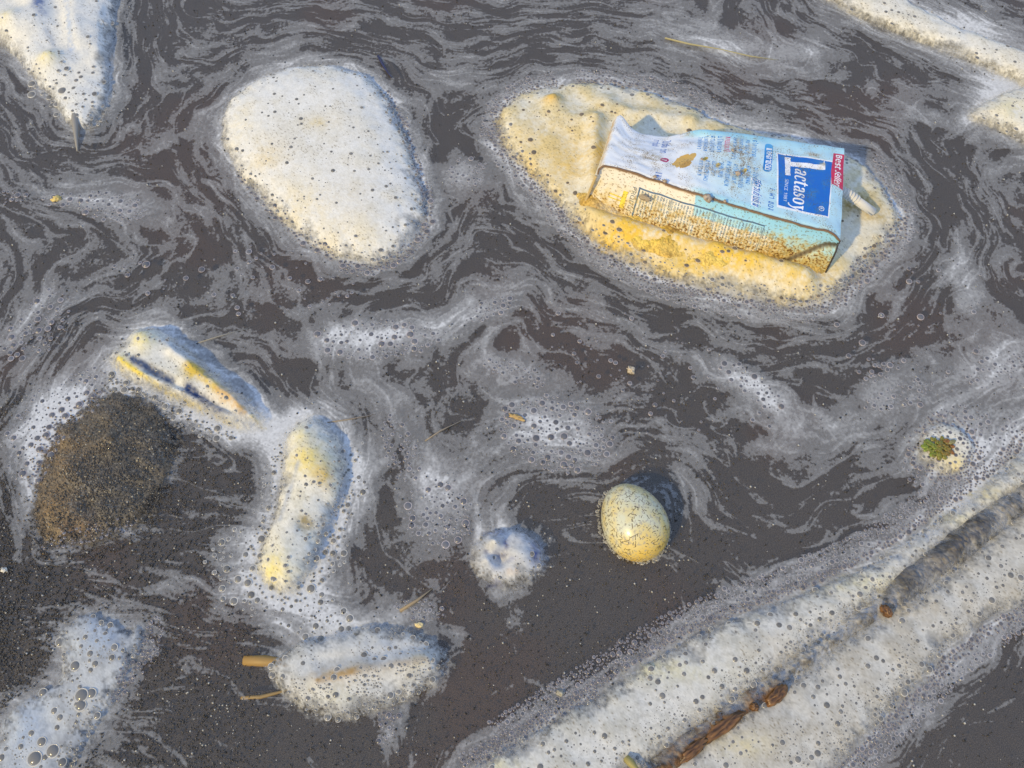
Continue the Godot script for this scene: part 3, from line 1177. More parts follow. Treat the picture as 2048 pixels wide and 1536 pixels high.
var stone_px := [572, 880, 596, 848, 630, 842, 668, 866, 690, 910, 696, 965, 672, 1035, 650, 1090, 622, 1150, 590, 1185, 550, 1180, 518, 1150, 522, 1100, 548, 1035, 565, 965]
var knob_px := [946, 1092, 975, 1066, 1010, 1058, 1052, 1072, 1086, 1108, 1084, 1150, 1046, 1176, 1000, 1176, 962, 1158, 944, 1128]
var low_lump_px := [540, 1335, 580, 1300, 640, 1272, 720, 1256, 800, 1258, 860, 1278, 890, 1318, 884, 1362, 830, 1392, 760, 1420, 690, 1440, 620, 1425, 565, 1385]
var corner_px := [120, 1275, 165, 1232, 215, 1236, 262, 1262, 285, 1250, 276, 1310, 240, 1385, 195, 1450, 140, 1545, 90, 1620, -60, 1620, -10, 1500, 20, 1420, 70, 1395, 130, 1350]
var rock_px := [74, 1050, 78, 975, 96, 905, 122, 855, 150, 838, 205, 796, 262, 790, 310, 812, 336, 850, 352, 905, 330, 980, 292, 1035, 225, 1078, 150, 1092, 96, 1080]
var fern_foam_px := [1835, 900, 1845, 866, 1885, 848, 1930, 870, 1946, 905, 1930, 938, 1890, 946, 1850, 930]

func blobs_into(c: Chart, list: Array, reach := 1.0) -> void:
	for b in list:
		var at := g2(b[0], b[1])
		var m := mpp(b[0], b[1])
		for j in c.nz:
			for i in c.nx:
				var w := (c.at + Vector2(i, j) * c.cell - at) / m
				w.y *= 0.92
				w = w.rotated(-deg_to_rad(b[4]))
				var e: float = (w.x / b[2]) * (w.x / b[2]) + (w.y / b[3]) * (w.y / b[3])
				if e < 5.0:
					c.v[j * c.nx + i] += b[5] * exp(-e)

func build_setting() -> void:
	# sand bed: one sheet to the horizon, fine in view
	var nx := 380
	var nz := 280
	var st := SurfaceTool.new()
	st.begin(Mesh.PRIMITIVE_TRIANGLES)
	var bed := chart(Vector2(-0.45, -0.38), Vector2(0.45, 0.26), 0.006)
	blobs_into(bed, [[200, 1120, 300, 150, 0, 0.85], [420, 900, 170, 110, 20, 0.6], [80, 1230, 200, 120, 0, 0.5], [350, 1180, 160, 120, 0, 0.35], [1250, 1300, 260, 160, 0, 0.35], [1900, 1450, 160, 120, 0, 0.3]])
	for j in nz + 1:
		for i in nx + 1:
			var x := -0.46 + 0.92 * i / nx
			var z := -0.39 + 0.66 * j / nz
			var n := broad.get_noise_2d(x * 14.0, z * 14.0)
			var f := fine.get_noise_2d(x * 120.0, z * 120.0)
			var y := -0.0055 + 0.0066 * minf(bed.look(x, z), 1.0) + 0.0005 * n + 0.0005 * f
			y = minf(y, -0.0004)
			if i == 0 or i == nx: x = signf(x) * 60.0
			if j == 0 or j == nz: z = signf(z) * 60.0
			var red := smoothstep(0.05, 0.5, broad.get_noise_2d(x * 9.0 + 4.0, z * 9.0))
			st.set_color(Color(0.78, 0.73, 0.66).lerp(Color(0.92, 0.62, 0.40), red * 0.9))
			st.set_smooth_group(0)
			st.add_vertex(Vector3(x, y, z))
	for j in nz:
		for i in nx:
			var a := j * (nx + 1) + i
			for k in [a, a + 1, a + nx + 2, a, a + nx + 2, a + nx + 1]: st.add_index(k)
	st.generate_normals()
	var sand := vmat(0.55)
	sand.uv1_triplanar = true
	sand.uv1_world_triplanar = true
	sand.uv1_scale = Vector3.ONE * 9.0
	sand.albedo_texture = noise_tex(fine, 0.16, 1024, Color(0.22, 0.20, 0.18), Color(0.50, 0.46, 0.41))
	sand.heightmap_enabled = true
	sand.heightmap_texture = sand.albedo_texture
	sand.heightmap_scale = 0.03
	tag(put("sand", st.commit(), sand, self), "dark grey wet sand under the shallow water", "", "", "structure")
	# water
	var w := PlaneMesh.new()
	w.size = Vector2(120, 120)
	var wm := mat(Color(0.118, 0.099, 0.080), 0.04)
	wm.transparency = BaseMaterial3D.TRANSPARENCY_ALPHA
	wm.albedo_color.a = 0.32
	tag(put("water", w, wm, self), "shallow murky still water", "", "", "structure")
	# film
	var lo := film_lo - Vector2(0.01, 0.01)
	film_psi = chart(lo, film_lo + film_size + Vector2(0.01, 0.01), 0.006)
	film_base = chart(lo, film_lo + film_size + Vector2(0.01, 0.01), 0.005)
	var bodies := [outline(dome_px), outline(raft_px), outline(far_left_px), outline(ridge_px), outline(top_band_px), outline([1050, 1000, 1340, 960, 1360, 1120, 1000, 1180]), outline([200, 680, 520, 700, 680, 850, 690, 1180, 100, 1100, 60, 900])]
	var soft := 0.028
	for j in film_psi.nz:
		for i in film_psi.nx:
			var q := lo + Vector2(i, j) * film_psi.cell
			var sum := 0.0
			for k in bodies.size():
				var d := -inside_by(bodies[k], q)
				sum += exp(-d / soft) * (1.0 if k < 4 else 0.6)
			film_psi.v[j * film_psi.nx + i] = -soft * log(maxf(sum, 1e-9))
	for j in film_base.nz:
		for i in film_base.nx:
			var q := lo + Vector2(i, j) * film_base.cell
			film_base.v[j * film_base.nx + i] = lerpf(-0.10, -0.52, smoothstep(0.00, 0.10, q.y))
	blobs_into(film_base, [
		[230, 405, 150, 38, 10, 1.4], [60, 640, 40, 130, 35, 0.8], [90, 840, 60, 120, 20, 1.5], [740, 675, 135, 40, -6, 1.8], [960, 615, 90, 28, -28, 1.5],
		[1110, 870, 110, 70, 15, 1.6], [1510, 775, 90, 28, 38, 1.8], [1330, 690, 260, 24, 36, 0.4], [1030, 735, 95, 24, 22, 0.7], [790, 800, 45, 110, -28, 0.75], [880, 1010, 80, 110, 10, 1.3], [950, 960, 150, 30, -12, 0.5],
		[1380, 1000, 60, 60, 0, 0.55], [1380, 910, 160, 28, -8, 0.5], [1650, 880, 170, 60, 0, 0.45], [1780, 800, 140, 36, -25, 0.55], [1740, 770, 60, 36, -30, 0.5], [1990, 740, 90, 50, -30, 1.5], [1900, 860, 90, 60, -30, 0.8], [1930, 560, 30, 56, 0, 1.5],
		[1440, 90, 150, 50, 22, 1.3], [1210, 60, 60, 30, 20, 0.4], [1620, 100, 60, 40, 20, 0.7], [1960, 50, 120, 40, 24, 1.2], [1850, 230, 60, 22, 26, 1.2], [2010, 180, 80, 44, 10, 1.3], [560, 110, 70, 40, -20, 0.6], [930, 150, 60, 60, 0, 0.6], [920, 350, 40, 40, 0, 1.5], [960, 420, 20, 80, -10, 0.4],
		[560, 900, 40, 80, 20, 0.9], [490, 1080, 90, 60, -20, 1.1], [560, 1180, 130, 60, 10, 1.2], [690, 1040, 60, 130, 12, 1.1], [620, 1240, 110, 50, 20, 1.0], [740, 930, 34, 50, 0, 0.8], [640, 820, 40, 30, 0, 0.7], [700, 1250, 110, 30, 0, 0.8], [820, 1225, 56, 26, 5, 1.1],
		[790, 1450, 20, 50, 8, 1.2], [925, 1275, 26, 20, 20, 0.9], [1040, 1260, 40, 60, 0, 0.75], [740, 1490, 40, 40, 30, 0.5], [360, 1360, 18, 110, 22, 0.6], [330, 1170, 60, 60, 0, 0.55], [180, 1400, 110, 120, 30, 0.8], [40, 1500, 80, 100, 0, 0.8], [200, 1260, 90, 50, 10, 0.6], [460, 1180, 60, 30, 10, 0.4],
		[330, 945, 28, 40, 20, 1.6], [200, 1075, 130, 20, -16, 1.5], [68, 960, 22, 110, 0, 1.9], [150, 830, 80, 46, -40, 1.7], [440, 840, 90, 26, 30, 1.1], [460, 880, 14, 24, 10, 0.7], [990, 1050, 60, 40, 0, 0.9], [1110, 1090, 40, 16, 10, 0.7], [1840, 1420, 60, 40, 0, 0.5], [1930, 1370, 40, 60, 0, 0.4],
		[1120, 1180, 120, 60, 0, -0.5], [1180, 1290, 160, 90, 0, -0.6], [560, 1450, 120, 60, 0, -0.5], [900, 1440, 90, 60, 0, -0.6], [300, 1000, 100, 60, 0, -0.3], [1300, 1180, 120, 60, 0, -0.4], [1990, 1430, 120, 120, 0, -0.3],
	])
	# skirts of scum round the bodies
	for body in [[dome_px, 0.009, 1.5], [raft_px, 0.012, 1.55], [far_left_px, 0.007, 1.2], [ridge_px, 0.014, 1.6], [low_ridge_px, 0.014, 1.6], [block_px, 0.009, 1.7], [stone_px, 0.010, 1.5], [knob_px, 0.005, 0.8], [low_lump_px, 0.004, 0.8], [fern_foam_px, 0.009, 0.9], [corner_px, 0.006, 0.9], [top_band_px, 0.009, 1.3], [side_band_px, 0.010, 1.4]]:
		var o := outline(body[0])
		var s := chart(lo, film_lo + film_size + Vector2(0.01, 0.01), 0.01)
		for j in s.nz:
			for i in s.nx:
				s.v[j * s.nx + i] = inside_by(o, lo + Vector2(i, j) * 0.01)
		for j in film_base.nz:
			for i in film_base.nx:
				var q := lo + Vector2(i, j) * film_base.cell
				var d := s.look(q.x, q.y)
				film_base.v[j * film_base.nx + i] += body[2] * exp(-pow(minf(d, 0.0) / body[1], 2.0))
	film_rows.resize(FILM_H)
	var task := WorkerThreadPool.add_group_task(film_row, FILM_H)
	WorkerThreadPool.wait_for_group_task_completion(task)
	var bytes := PackedByteArray()
	for r in film_rows:
		bytes.append_array(r)
	film_rows.clear()
	var im := Image.create_from_data(FILM_W, FILM_H, false, Image.FORMAT_RGBA8, bytes)
	var fm := mat(Color.WHITE, 0.38)
	fm.albedo_texture = ImageTexture.create_from_image(im)
	fm.transparency = BaseMaterial3D.TRANSPARENCY_ALPHA
	fm.texture_repeat = false
	var far := mat(Color.WHITE, 0.6)
	far.albedo_texture = noise_tex(n_streak, 0.012, 1024, Color(0.88, 0.88, 0.91, 0.0), Color(0.88, 0.88, 0.91, 0.42))
	far.transparency = BaseMaterial3D.TRANSPARENCY_ALPHA
	var film := ArrayMesh.new()
	var x0 := film_lo.x
	var x1 := film_lo.x + film_size.x
	var z0 := film_lo.y
	var z1 := film_lo.y + film_size.y
	for part in [[[x0, z0, x1, z1]], [[-3.0, -3.0, x0, 3.0], [x1, -3.0, 3.0, 3.0], [x0, -3.0, x1, z0], [x0, z1, x1, 3.0]]]:
		var q := SurfaceTool.new()
		q.begin(Mesh.PRIMITIVE_TRIANGLES)
		for b in part:
			for k in [[0, 1], [2, 1], [2, 3], [0, 1], [2, 3], [0, 3]]:
				var px: float = b[k[0]]
				var pz: float = b[k[1]]
				q.set_normal(Vector3.UP)
				q.set_uv(Vector2((px - x0) / film_size.x, (pz - z0) / film_size.y) if part.size() == 1 else Vector2(px, pz) * 2.4)
				q.add_vertex(Vector3(px, 0.0, pz))
		q.commit(film)
	film.surface_set_material(0, fm)
	film.surface_set_material(1, far)
	tag(put("water_scum", film, null, self, Vector3(0.0, 0.0006, 0.0)), "thin grey film of scum drawn out in swirls on the water", "scum", "", "stuff")

func build_foam() -> void:
	var froth := vmat(0.7, 0.4)
	froth.transparency = BaseMaterial3D.TRANSPARENCY_ALPHA
	var d: Array
	d = foam_thing("foam_dome", "foam_body", dome_px, {"mottle": 0.10, "height": 0.0105, "edge": 0.036, "lumpy": 0.02, "base": Color(0.82, 0.805, 0.765), "other": Color(0.77, 0.735, 0.65), "rough": 0.00006, "power": 0.62, "specks": 0.03,
		"stains_and_light": [[640, 255, 30, 16, 0.75, 0.62, 0.36, 0.5], [530, 320, 40, 34, 0.78, 0.64, 0.38, 0.4], [600, 420, 90, 60, 0.80, 0.70, 0.48, 0.5], [700, 480, 80, 40, 0.80, 0.70, 0.48, 0.4], [710, 400, 60, 50, 0.68, 0.62, 0.5, 0.4], [480, 260, 40, 60, 0.82, 0.74, 0.54, 0.4]]}, froth,  # warm sunlight on the left and lower slopes, painted as yellow
		"big smooth cream foam mound, rounded and free of objects", "foam")
	add_bubbles(d[0], within(d[1].poly, 1100, 0.7, 5.0, 7.0) + along(dome_px + [480, 190], 4.0, -24.0, 260, 1.2, 5.5, 3.0), foam_bubble_mesh)
	d = foam_thing("foam_raft", "foam_body", raft_px, {"height": 0.0060, "edge": 0.012, "lumpy": 0.22, "rough": 0.00028, "specks": 0.035, "base": Color(0.80, 0.75, 0.62), "other": Color(0.74, 0.62, 0.36),
		"bumps": [[1103, 212, 18, 0.005], [1120, 235, 40, 0.002], [1060, 260, 40, 0.002], [1160, 250, 20, 0.002], [1210, 215, 24, 0.004], [1700, 560, 40, 0.002]],
		"ridges": [[1180, 445, 1600, 560, 26, 0.0075], [1190, 250, 1180, 400, 18, 0.006], [1250, 232, 1380, 250, 16, 0.003]],
		"stains_and_light": [[1150, 330, 90, 70, 0.76, 0.55, 0.20, 0.6], [1075, 285, 60, 50, 0.76, 0.58, 0.26, 0.5], [1300, 480, 150, 46, 0.82, 0.53, 0.07, 0.95], [1450, 530, 120, 36, 0.82, 0.54, 0.08, 0.95], [1600, 560, 90, 36, 0.78, 0.54, 0.12, 0.75], [1220, 430, 60, 40, 0.76, 0.52, 0.10, 0.7], [1103, 212, 18, 12, 0.72, 0.48, 0.14, 0.8],  # most saturated yellow along the near side of the carton
			[1710, 415, 44, 24, 0.32, 0.22, 0.05, 0.75], [1760, 440, 36, 22, 0.50, 0.36, 0.12, 0.6], [1300, 220, 80, 24, 0.66, 0.54, 0.30, 0.5], [1700, 480, 60, 50, 0.74, 0.68, 0.56, 0.5], [1160, 470, 40, 50, 0.78, 0.70, 0.5, 0.5], [1197, 300, 16, 80, 0.72, 0.50, 0.12, 0.7]]}, froth,
		"yellow foam raft spread out around the drink carton", "foam")
	add_bubbles(d[0], within(d[1].poly, 1500, 0.7, 7.0, 8.0), foam_bubble_mesh, Color(0.9, 0.75, 0.55))
	add_bubbles(d[0], along(raft_px + [995, 245], 2.0, -20.0, 600, 1.6, 6.0, 2.0), foam_bubble_mesh)
	var crust := mound([1154, 395, 1250, 420, 1400, 465, 1560, 515, 1640, 530, 1650, 562, 1590, 572, 1480, 566, 1380, 548, 1280, 520, 1200, 485, 1156, 440], {"height": 0.0115, "edge": 0.011, "lumpy": 0.35, "rough": 0.0032, "grain": 0.3, "specks": 0.12, "soft": 0.006, "step": 0.0005, "base": Color(0.78, 0.56, 0.16), "other": Color(0.62, 0.40, 0.10), "speck_color": Color(0.30, 0.15, 0.03),
		"stains_and_light": [[1300, 470, 60, 30, 0.86, 0.62, 0.08, 0.8], [1450, 520, 60, 26, 0.84, 0.64, 0.16, 0.7], [1220, 430, 30, 20, 0.55, 0.50, 0.42, 0.6], [1560, 530, 60, 20, 0.40, 0.22, 0.05, 0.7], [1350, 470, 40, 20, 0.45, 0.26, 0.06, 0.7]]})
	put("golden_crust", crust.mesh, froth, d[0], crust.at - d[0].position)
	d = foam_thing("foam_heap", "foam_body", far_left_px, {"height": 0.006, "edge": 0.016, "lumpy": 0.15, "other": Color(0.76, 0.76, 0.74),
		"bumps": [[108, 130, 30, 0.007], [60, 60, 36, 0.006], [25, 50, 30, 0.006]], "ridges": [[140, -40, 165, 90, 24, 0.0045], [40, -40, 90, 40, 24, 0.004], [196, -40, 200, 120, 20, 0.002]],
		"stains_and_light": [[105, 130, 24, 20, 0.80, 0.70, 0.36, 0.7], [20, 50, 24, 24, 0.80, 0.70, 0.36, 0.6], [85, 25, 10, 18, 0.12, 0.17, 0.34, 0.7]], "streaks": [[74, -20, 96, 44, 9, 0.14, 0.20, 0.38, 0.6], [138, -10, 150, 110, 7, 0.45, 0.54, 0.70, 0.6], [100, 70, 118, 112, 6, 0.4, 0.44, 0.5, 0.5]]}, froth,
		"white foam heap with ridges and small yellow peaks at the upper left", "foam")
	add_bubbles(d[0], within(d[1].poly, 800, 0.8, 6.0, 6.0) + blob(120, 185, 60, 40, 20, 60, 3.0, 10.0, 2.0) + blob(175, 225, 30, 30, 0, 50, 3.0, 8.0, 2.0), foam_bubble_mesh)
	d = foam_thing("foam_streak", "foam_body", top_band_px, {"height": 0.006, "edge": 0.012, "lumpy": 0.15}, froth,
		"long straight white foam streak crossing the upper right corner", "foam")
	add_bubbles(d[0], within(d[1].poly, 160, 1.6, 6.0, 4.0), foam_bubble_mesh)
	d = foam_thing("foam_wedge", "foam_body", side_band_px, {"height": 0.006, "edge": 0.014, "lumpy": 0.15, "stains_and_light": [[2030, 225, 50, 30, 0.80, 0.72, 0.46, 0.6]]}, froth,
		"cream foam wedge below the long foam streak, cut by the photo's right edge", "foam")
	add_bubbles(d[0], within(d[1].poly, 130, 1.6, 6.0, 4.0), foam_bubble_mesh)
	var log_mat := vmat(0.65)
	log_mat.transparency = BaseMaterial3D.TRANSPARENCY_ALPHA
	var rock_mat := vmat(0.6)
	rock_mat.transparency = BaseMaterial3D.TRANSPARENCY_ALPHA
	d = foam_thing("foam_bank", "foam_body", ridge_px, {"soft": 0.009, "height": 0.0055, "edge": 0.020, "lumpy": 0.12, "rough": 0.00016, "specks": 0.03, "base": Color(0.67, 0.66, 0.625), "other": Color(0.56, 0.545, 0.49), "fray": 0.0022,
		"stains_and_light": [[1330, 1340, 100, 22, 0.76, 0.70, 0.44, 0.5], [1700, 1165, 120, 18, 0.76, 0.69, 0.44, 0.5], [1900, 1035, 60, 18, 0.76, 0.68, 0.40, 0.5], [1960, 985, 50, 18, 0.74, 0.62, 0.30, 0.5], [1010, 1530, 60, 16, 0.76, 0.70, 0.44, 0.4], [1560, 1300, 60, 40, 0.5, 0.46, 0.4, 0.4]]}, froth,
		"wide foam bank on the carton side of the sandy log", "foam")
	add_bubbles(d[0], within(d[1].poly, 6500, 0.9, 6.5, 5.0), foam_bubble_mesh)
	d = foam_thing("foam_shelf", "foam_body", low_ridge_px, {"soft": 0.009, "height": 0.0045, "edge": 0.018, "lumpy": 0.12, "rough": 0.00016, "specks": 0.03, "base": Color(0.60, 0.585, 0.545), "other": Color(0.50, 0.47, 0.41), "fray": 0.0022,
		"stains_and_light": [[1480, 1490, 60, 24, 0.74, 0.64, 0.38, 0.5], [1800, 1215, 60, 20, 0.66, 0.52, 0.30, 0.5]]}, froth,
		"foam shelf along the lower side of the sandy log in the lower right corner", "foam")
	add_bubbles(d[0], within(d[1].poly, 6500, 0.9, 6.5, 5.0) + blob(1770, 1350, 50, 26, 30, 26, 4.0, 12.0, 1.5), foam_bubble_mesh)
	d = foam_thing("log", "bark", log_px, {"soft": 0.0075, "height": 0.0060, "edge": 0.009, "lumpy": 0.5, "rough": 0.0042, "grain": 0.3, "specks": 0.06, "base": Color(0.36, 0.345, 0.325), "other": Color(0.06, 0.056, 0.052), "fray": 0.003, "power": 0.6,
		"stains_and_light": [[1550, 1395, 70, 22, 0.26, 0.13, 0.04, 0.9], [1440, 1450, 80, 24, 0.22, 0.11, 0.035, 0.9], [1380, 1500, 70, 30, 0.20, 0.10, 0.03, 0.8], [1775, 1225, 30, 20, 0.42, 0.27, 0.10, 0.8], [1640, 1300, 100, 40, 0.52, 0.49, 0.44, 0.6], [1700, 1250, 50, 30, 0.5, 0.47, 0.42, 0.5], [1860, 1140, 80, 30, 0.20, 0.19, 0.19, 0.6]], "streaks": [[1530, 1400, 1300, 1566, 13, 0.15, 0.07, 0.02, 0.9], [1765, 1195, 1790, 1235, 5, 0.03, 0.025, 0.02, 0.9], [1880, 1140, 1800, 1200, 10, 0.08, 0.08, 0.09, 0.7], [1730, 1238, 1600, 1335, 5, 0.12, 0.11, 0.10, 0.7], [1990, 1040, 1900, 1100, 9, 0.12, 0.115, 0.12, 0.6]]}, log_mat,
		"sandy brown log half sunk between two banks of foam", "log")
	for k in [[1448, 1452, 48, 11, -34, 0], [1554, 1390, 28, 11, -38, 1], [1508, 1414, 10, 7, 20, 1], [1385, 1500, 40, 10, -36, 0], [1772, 1222, 14, 8, 60, 1]]:
		var m := mpp(k[0], k[1])
		var b := put("bark_piece", lump(k[2] * m, 0.0030, k[3] * m * 1.15, 0.16, 1.9, Color(0.06, 0.03, 0.015), Color(0.25, 0.12, 0.04), 16), vmat(0.35), d[0], gp(k[0], k[1], 0.0044) - d[0].position)
		b.rotation.y = -deg_to_rad(k[4])
	add_bubbles(d[0], within(d[1].poly, 260, 1.4, 5.0, 4.0), foam_bubble_mesh, Color(0.7, 0.7, 0.7))
	d = foam_thing("foam_coated_block", "foam_coat", block_px, {"height": 0.0075, "edge": 0.010, "lumpy": 0.10, "rough": 0.00015, "base": Color(0.78, 0.76, 0.70), "other": Color(0.72, 0.70, 0.62),
		"bumps": [[295, 688, 26, 0.004], [245, 725, 14, 0.0025]], "ridges": [[262, 740, 480, 846, 6, 0.0016], [350, 706, 500, 822, 12, 0.0024], [300, 742, 460, 822, 8, -0.0022], [505, 836, 528, 854, 4, 0.0020]],
		"stains_and_light": [[290, 690, 30, 20, 0.80, 0.70, 0.32, 0.7], [245, 730, 20, 24, 0.80, 0.68, 0.30, 0.7], [395, 745, 26, 20, 0.66, 0.46, 0.06, 0.9], [460, 795, 34, 16, 0.70, 0.50, 0.26, 0.7], [482, 822, 12, 10, 0.60, 0.36, 0.10, 0.8], [245, 745, 14, 14, 0.55, 0.44, 0.2, 0.4]], "streaks": [[270, 724, 345, 764, 8, 0.05, 0.08, 0.17, 0.75], [378, 778, 442, 830, 11, 0.03, 0.055, 0.15, 0.9], [240, 722, 330, 782, 5, 0.80, 0.62, 0.12, 0.7], [330, 782, 470, 852, 5, 0.76, 0.58, 0.12, 0.6], [385, 738, 440, 785, 11, 0.68, 0.48, 0.08, 0.8], [440, 785, 492, 828, 9, 0.66, 0.42, 0.16, 0.7], [505, 834, 530, 855, 4, 0.72, 0.56, 0.12, 0.9], [340, 690, 420, 740, 8, 0.42, 0.48, 0.56, 0.4]]}, froth,  # yellow patches paint the sunlit parts of the foam into its colour
		"long foam coated block with dark blue grooves and yellow ridges above the brown rock", "debris")
	add_bubbles(d[0], within(d[1].poly, 90, 1.6, 5.0, 4.0) + along([225, 745, 300, 790, 380, 830, 470, 866], 0.0, -34.0, 340, 2.0, 9.0, 2.5), foam_bubble_mesh)
	d = foam_thing("foam_coated_stone", "foam_coat", stone_px, {"height": 0.0095, "edge": 0.017, "lumpy": 0.05, "rough": 0.00014, "base": Color(0.80, 0.775, 0.70), "other": Color(0.76, 0.72, 0.60), "power": 0.6,
		"bumps": [[625, 925, 44, 0.0022], [600, 1010, 30, -0.0008], [575, 1120, 34, 0.0016], [605, 1050, 14, -0.0015]],
		"stains_and_light": [[615, 930, 44, 34, 0.80, 0.66, 0.26, 0.75], [650, 960, 24, 24, 0.74, 0.52, 0.16, 0.6], [545, 1140, 34, 34, 0.82, 0.70, 0.30, 0.7], [610, 1045, 16, 14, 0.36, 0.28, 0.12, 0.8], [600, 875, 24, 20, 0.80, 0.70, 0.36, 0.5], [612, 1052, 18, 16, 0.30, 0.26, 0.17, 0.7]], "streaks": [[600, 930, 560, 1040, 6, 0.45, 0.48, 0.54, 0.45], [690, 960, 640, 1120, 7, 0.42, 0.48, 0.58, 0.5]]}, froth,  # yellow of the sunlit foam is put into the colour here
		"long oval stone coated in cream foam standing left of the middle", "stone")
	add_bubbles(d[0], within(d[1].poly, 260, 1.0, 4.5, 5.0) + blob(650, 1110, 36, 60, 20, 90, 2.5, 8.0, 2.0) + blob(490, 1110, 70, 50, -20, 150, 2.5, 9.0, 2.5) + blob(570, 1205, 120, 40, 12, 190, 2.5, 9.0, 2.5) + blob(690, 1000, 30, 100, 14, 120, 2.0, 7.0, 3.0) + blob(640, 1260, 80, 30, 20, 120, 2.5, 8.0, 2.5) + blob(540, 1000, 24, 100, 12, 120, 1.6, 6.0, 3.0), foam_bubble_mesh)
	d = foam_thing("foam_lump", "foam_body", knob_px, {"height": 0.006, "edge": 0.012, "lumpy": 0.25, "rough": 0.0002, "base": Color(0.64, 0.635, 0.62), "other": Color(0.50, 0.52, 0.57),
		"bumps": [[990, 1092, 12, 0.007], [1000, 1120, 14, -0.004], [1040, 1110, 24, 0.003], [975, 1125, 12, 0.003], [1030, 1150, 30, 0.002]],
		"stains_and_light": [[1026, 1145, 12, 8, 0.75, 0.50, 0.26, 0.7], [1000, 1110, 16, 8, 0.03, 0.05, 0.18, 0.95], [975, 1104, 8, 6, 0.03, 0.05, 0.18, 0.9], [1012, 1092, 6, 10, 0.03, 0.05, 0.2, 0.8], [1070, 1110, 10, 20, 0.06, 0.09, 0.28, 0.7], [990, 1168, 22, 8, 0.05, 0.07, 0.22, 0.7], [1022, 1122, 14, 6, 0.08, 0.12, 0.34, 0.5], [985, 1062, 30, 8, 0.20, 0.26, 0.46, 0.5]]}, froth,
		"small foam lump with a round knob and dark blue streaks left of the egg", "foam")
	add_bubbles(d[0], within(d[1].poly, 90, 1.0, 5.0, 4.0), foam_bubble_mesh)
	d = foam_thing("foam_pad", "foam_body", low_lump_px, {"height": 0.006, "edge": 0.014, "lumpy": 0.15, "rough": 0.0002, "base": Color(0.63, 0.625, 0.60), "other": Color(0.52, 0.505, 0.46), "fray": 0.0022,
		"ridges": [[640, 1362, 860, 1318, 18, 0.0025], [640, 1325, 860, 1290, 14, -0.0008]], "streaks": [[640, 1364, 720, 1342, 7, 0.42, 0.27, 0.11, 0.7], [720, 1342, 850, 1322, 8, 0.42, 0.37, 0.30, 0.6]],
		"stains_and_light": [[670, 1350, 40, 14, 0.56, 0.38, 0.16, 0.65], [740, 1340, 60, 14, 0.55, 0.48, 0.38, 0.5], [760, 1300, 100, 20, 0.55, 0.60, 0.68, 0.35], [680, 1395, 60, 20, 0.74, 0.68, 0.46, 0.4], [840, 1325, 20, 14, 0.72, 0.62, 0.36, 0.5]]}, froth,
		"bubbly foam pad with a brown fold above two sunken straws", "foam")
	add_bubbles(d[0], within(d[1].poly, 2400, 1.1, 6.5, 3.6), foam_bubble_mesh)
	d = foam_thing("foam_spit", "foam_body", corner_px, {"height": 0.0034, "edge": 0.016, "lumpy": 0.35, "rough": 0.00015, "base": Color(0.52, 0.545, 0.57), "other": Color(0.38, 0.395, 0.415), "fray": 0.003,
		"stains_and_light": [[200, 1270, 40, 40, 0.42, 0.50, 0.62, 0.6], [60, 1460, 40, 50, 0.42, 0.50, 0.62, 0.6], [190, 1400, 40, 40, 0.70, 0.67, 0.60, 0.5]]}, froth,
		"low bluish foam spit full of large bubbles in the lower left corner", "foam")
	add_bubbles(d[0], within(d[1].poly, 800, 1.4, 9.5, 4.0) + [[g2(78, 1518), 0.0032], [g2(114, 1503), 0.0029], [g2(172, 1393), 0.003], [g2(190, 1389), 0.0023], [g2(170, 1413), 0.0025], [g2(131, 1525), 0.002]], foam_bubble_mesh)
	d = foam_thing("foam_patch", "foam_body", fern_foam_px, {"height": 0.0035, "edge": 0.008, "lumpy": 0.15, "stains_and_light": [[1905, 925, 30, 20, 0.80, 0.66, 0.32, 0.6]]}, froth,
		"small round cream foam patch under the green water fern", "foam")
	add_bubbles(d[0], within(d[1].poly, 40, 1.6, 5.0, 3.0), foam_bubble_mesh)
	d = foam_thing("rock", "stone_body", rock_px, {"soft": 0.006, "height": 0.0046, "edge": 0.03, "lumpy": 0.55, "rough": 0.0012, "grain": 0.5, "specks": 0.12, "speck_color": Color(0.30, 0.27, 0.22), "base": Color(0.15, 0.125, 0.09), "other": Color(0.085, 0.078, 0.07), "fray": 0.004, "power": 0.7,
		"bumps": [[125, 960, 40, 0.003], [110, 1040, 34, 0.0028], [200, 900, 50, 0.002], [180, 1010, 20, -0.002], [225, 880, 14, 0.002]],
		"stains_and_light": [[120, 920, 50, 60, 0.22, 0.14, 0.06, 0.6], [110, 1030, 44, 50, 0.26, 0.16, 0.06, 0.7], [200, 890, 60, 26, 0.20, 0.14, 0.07, 0.5], [160, 1060, 40, 24, 0.20, 0.11, 0.05, 0.6]]}, rock_mat,
		"dark sandy brown rock breaking the surface at the left", "rock")
	var grain := lump(1.0, 0.8, 1.0, 0.4, 1.5, Color(0.75, 0.75, 0.75), Color.WHITE, 4)
	var mm := MultiMesh.new()
	mm.transform_format = MultiMesh.TRANSFORM_3D
	mm.use_colors = true
	mm.mesh = grain
	mm.instance_count = 5000
	var lo := g2(60, 800)
	var hi := g2(360, 1100)
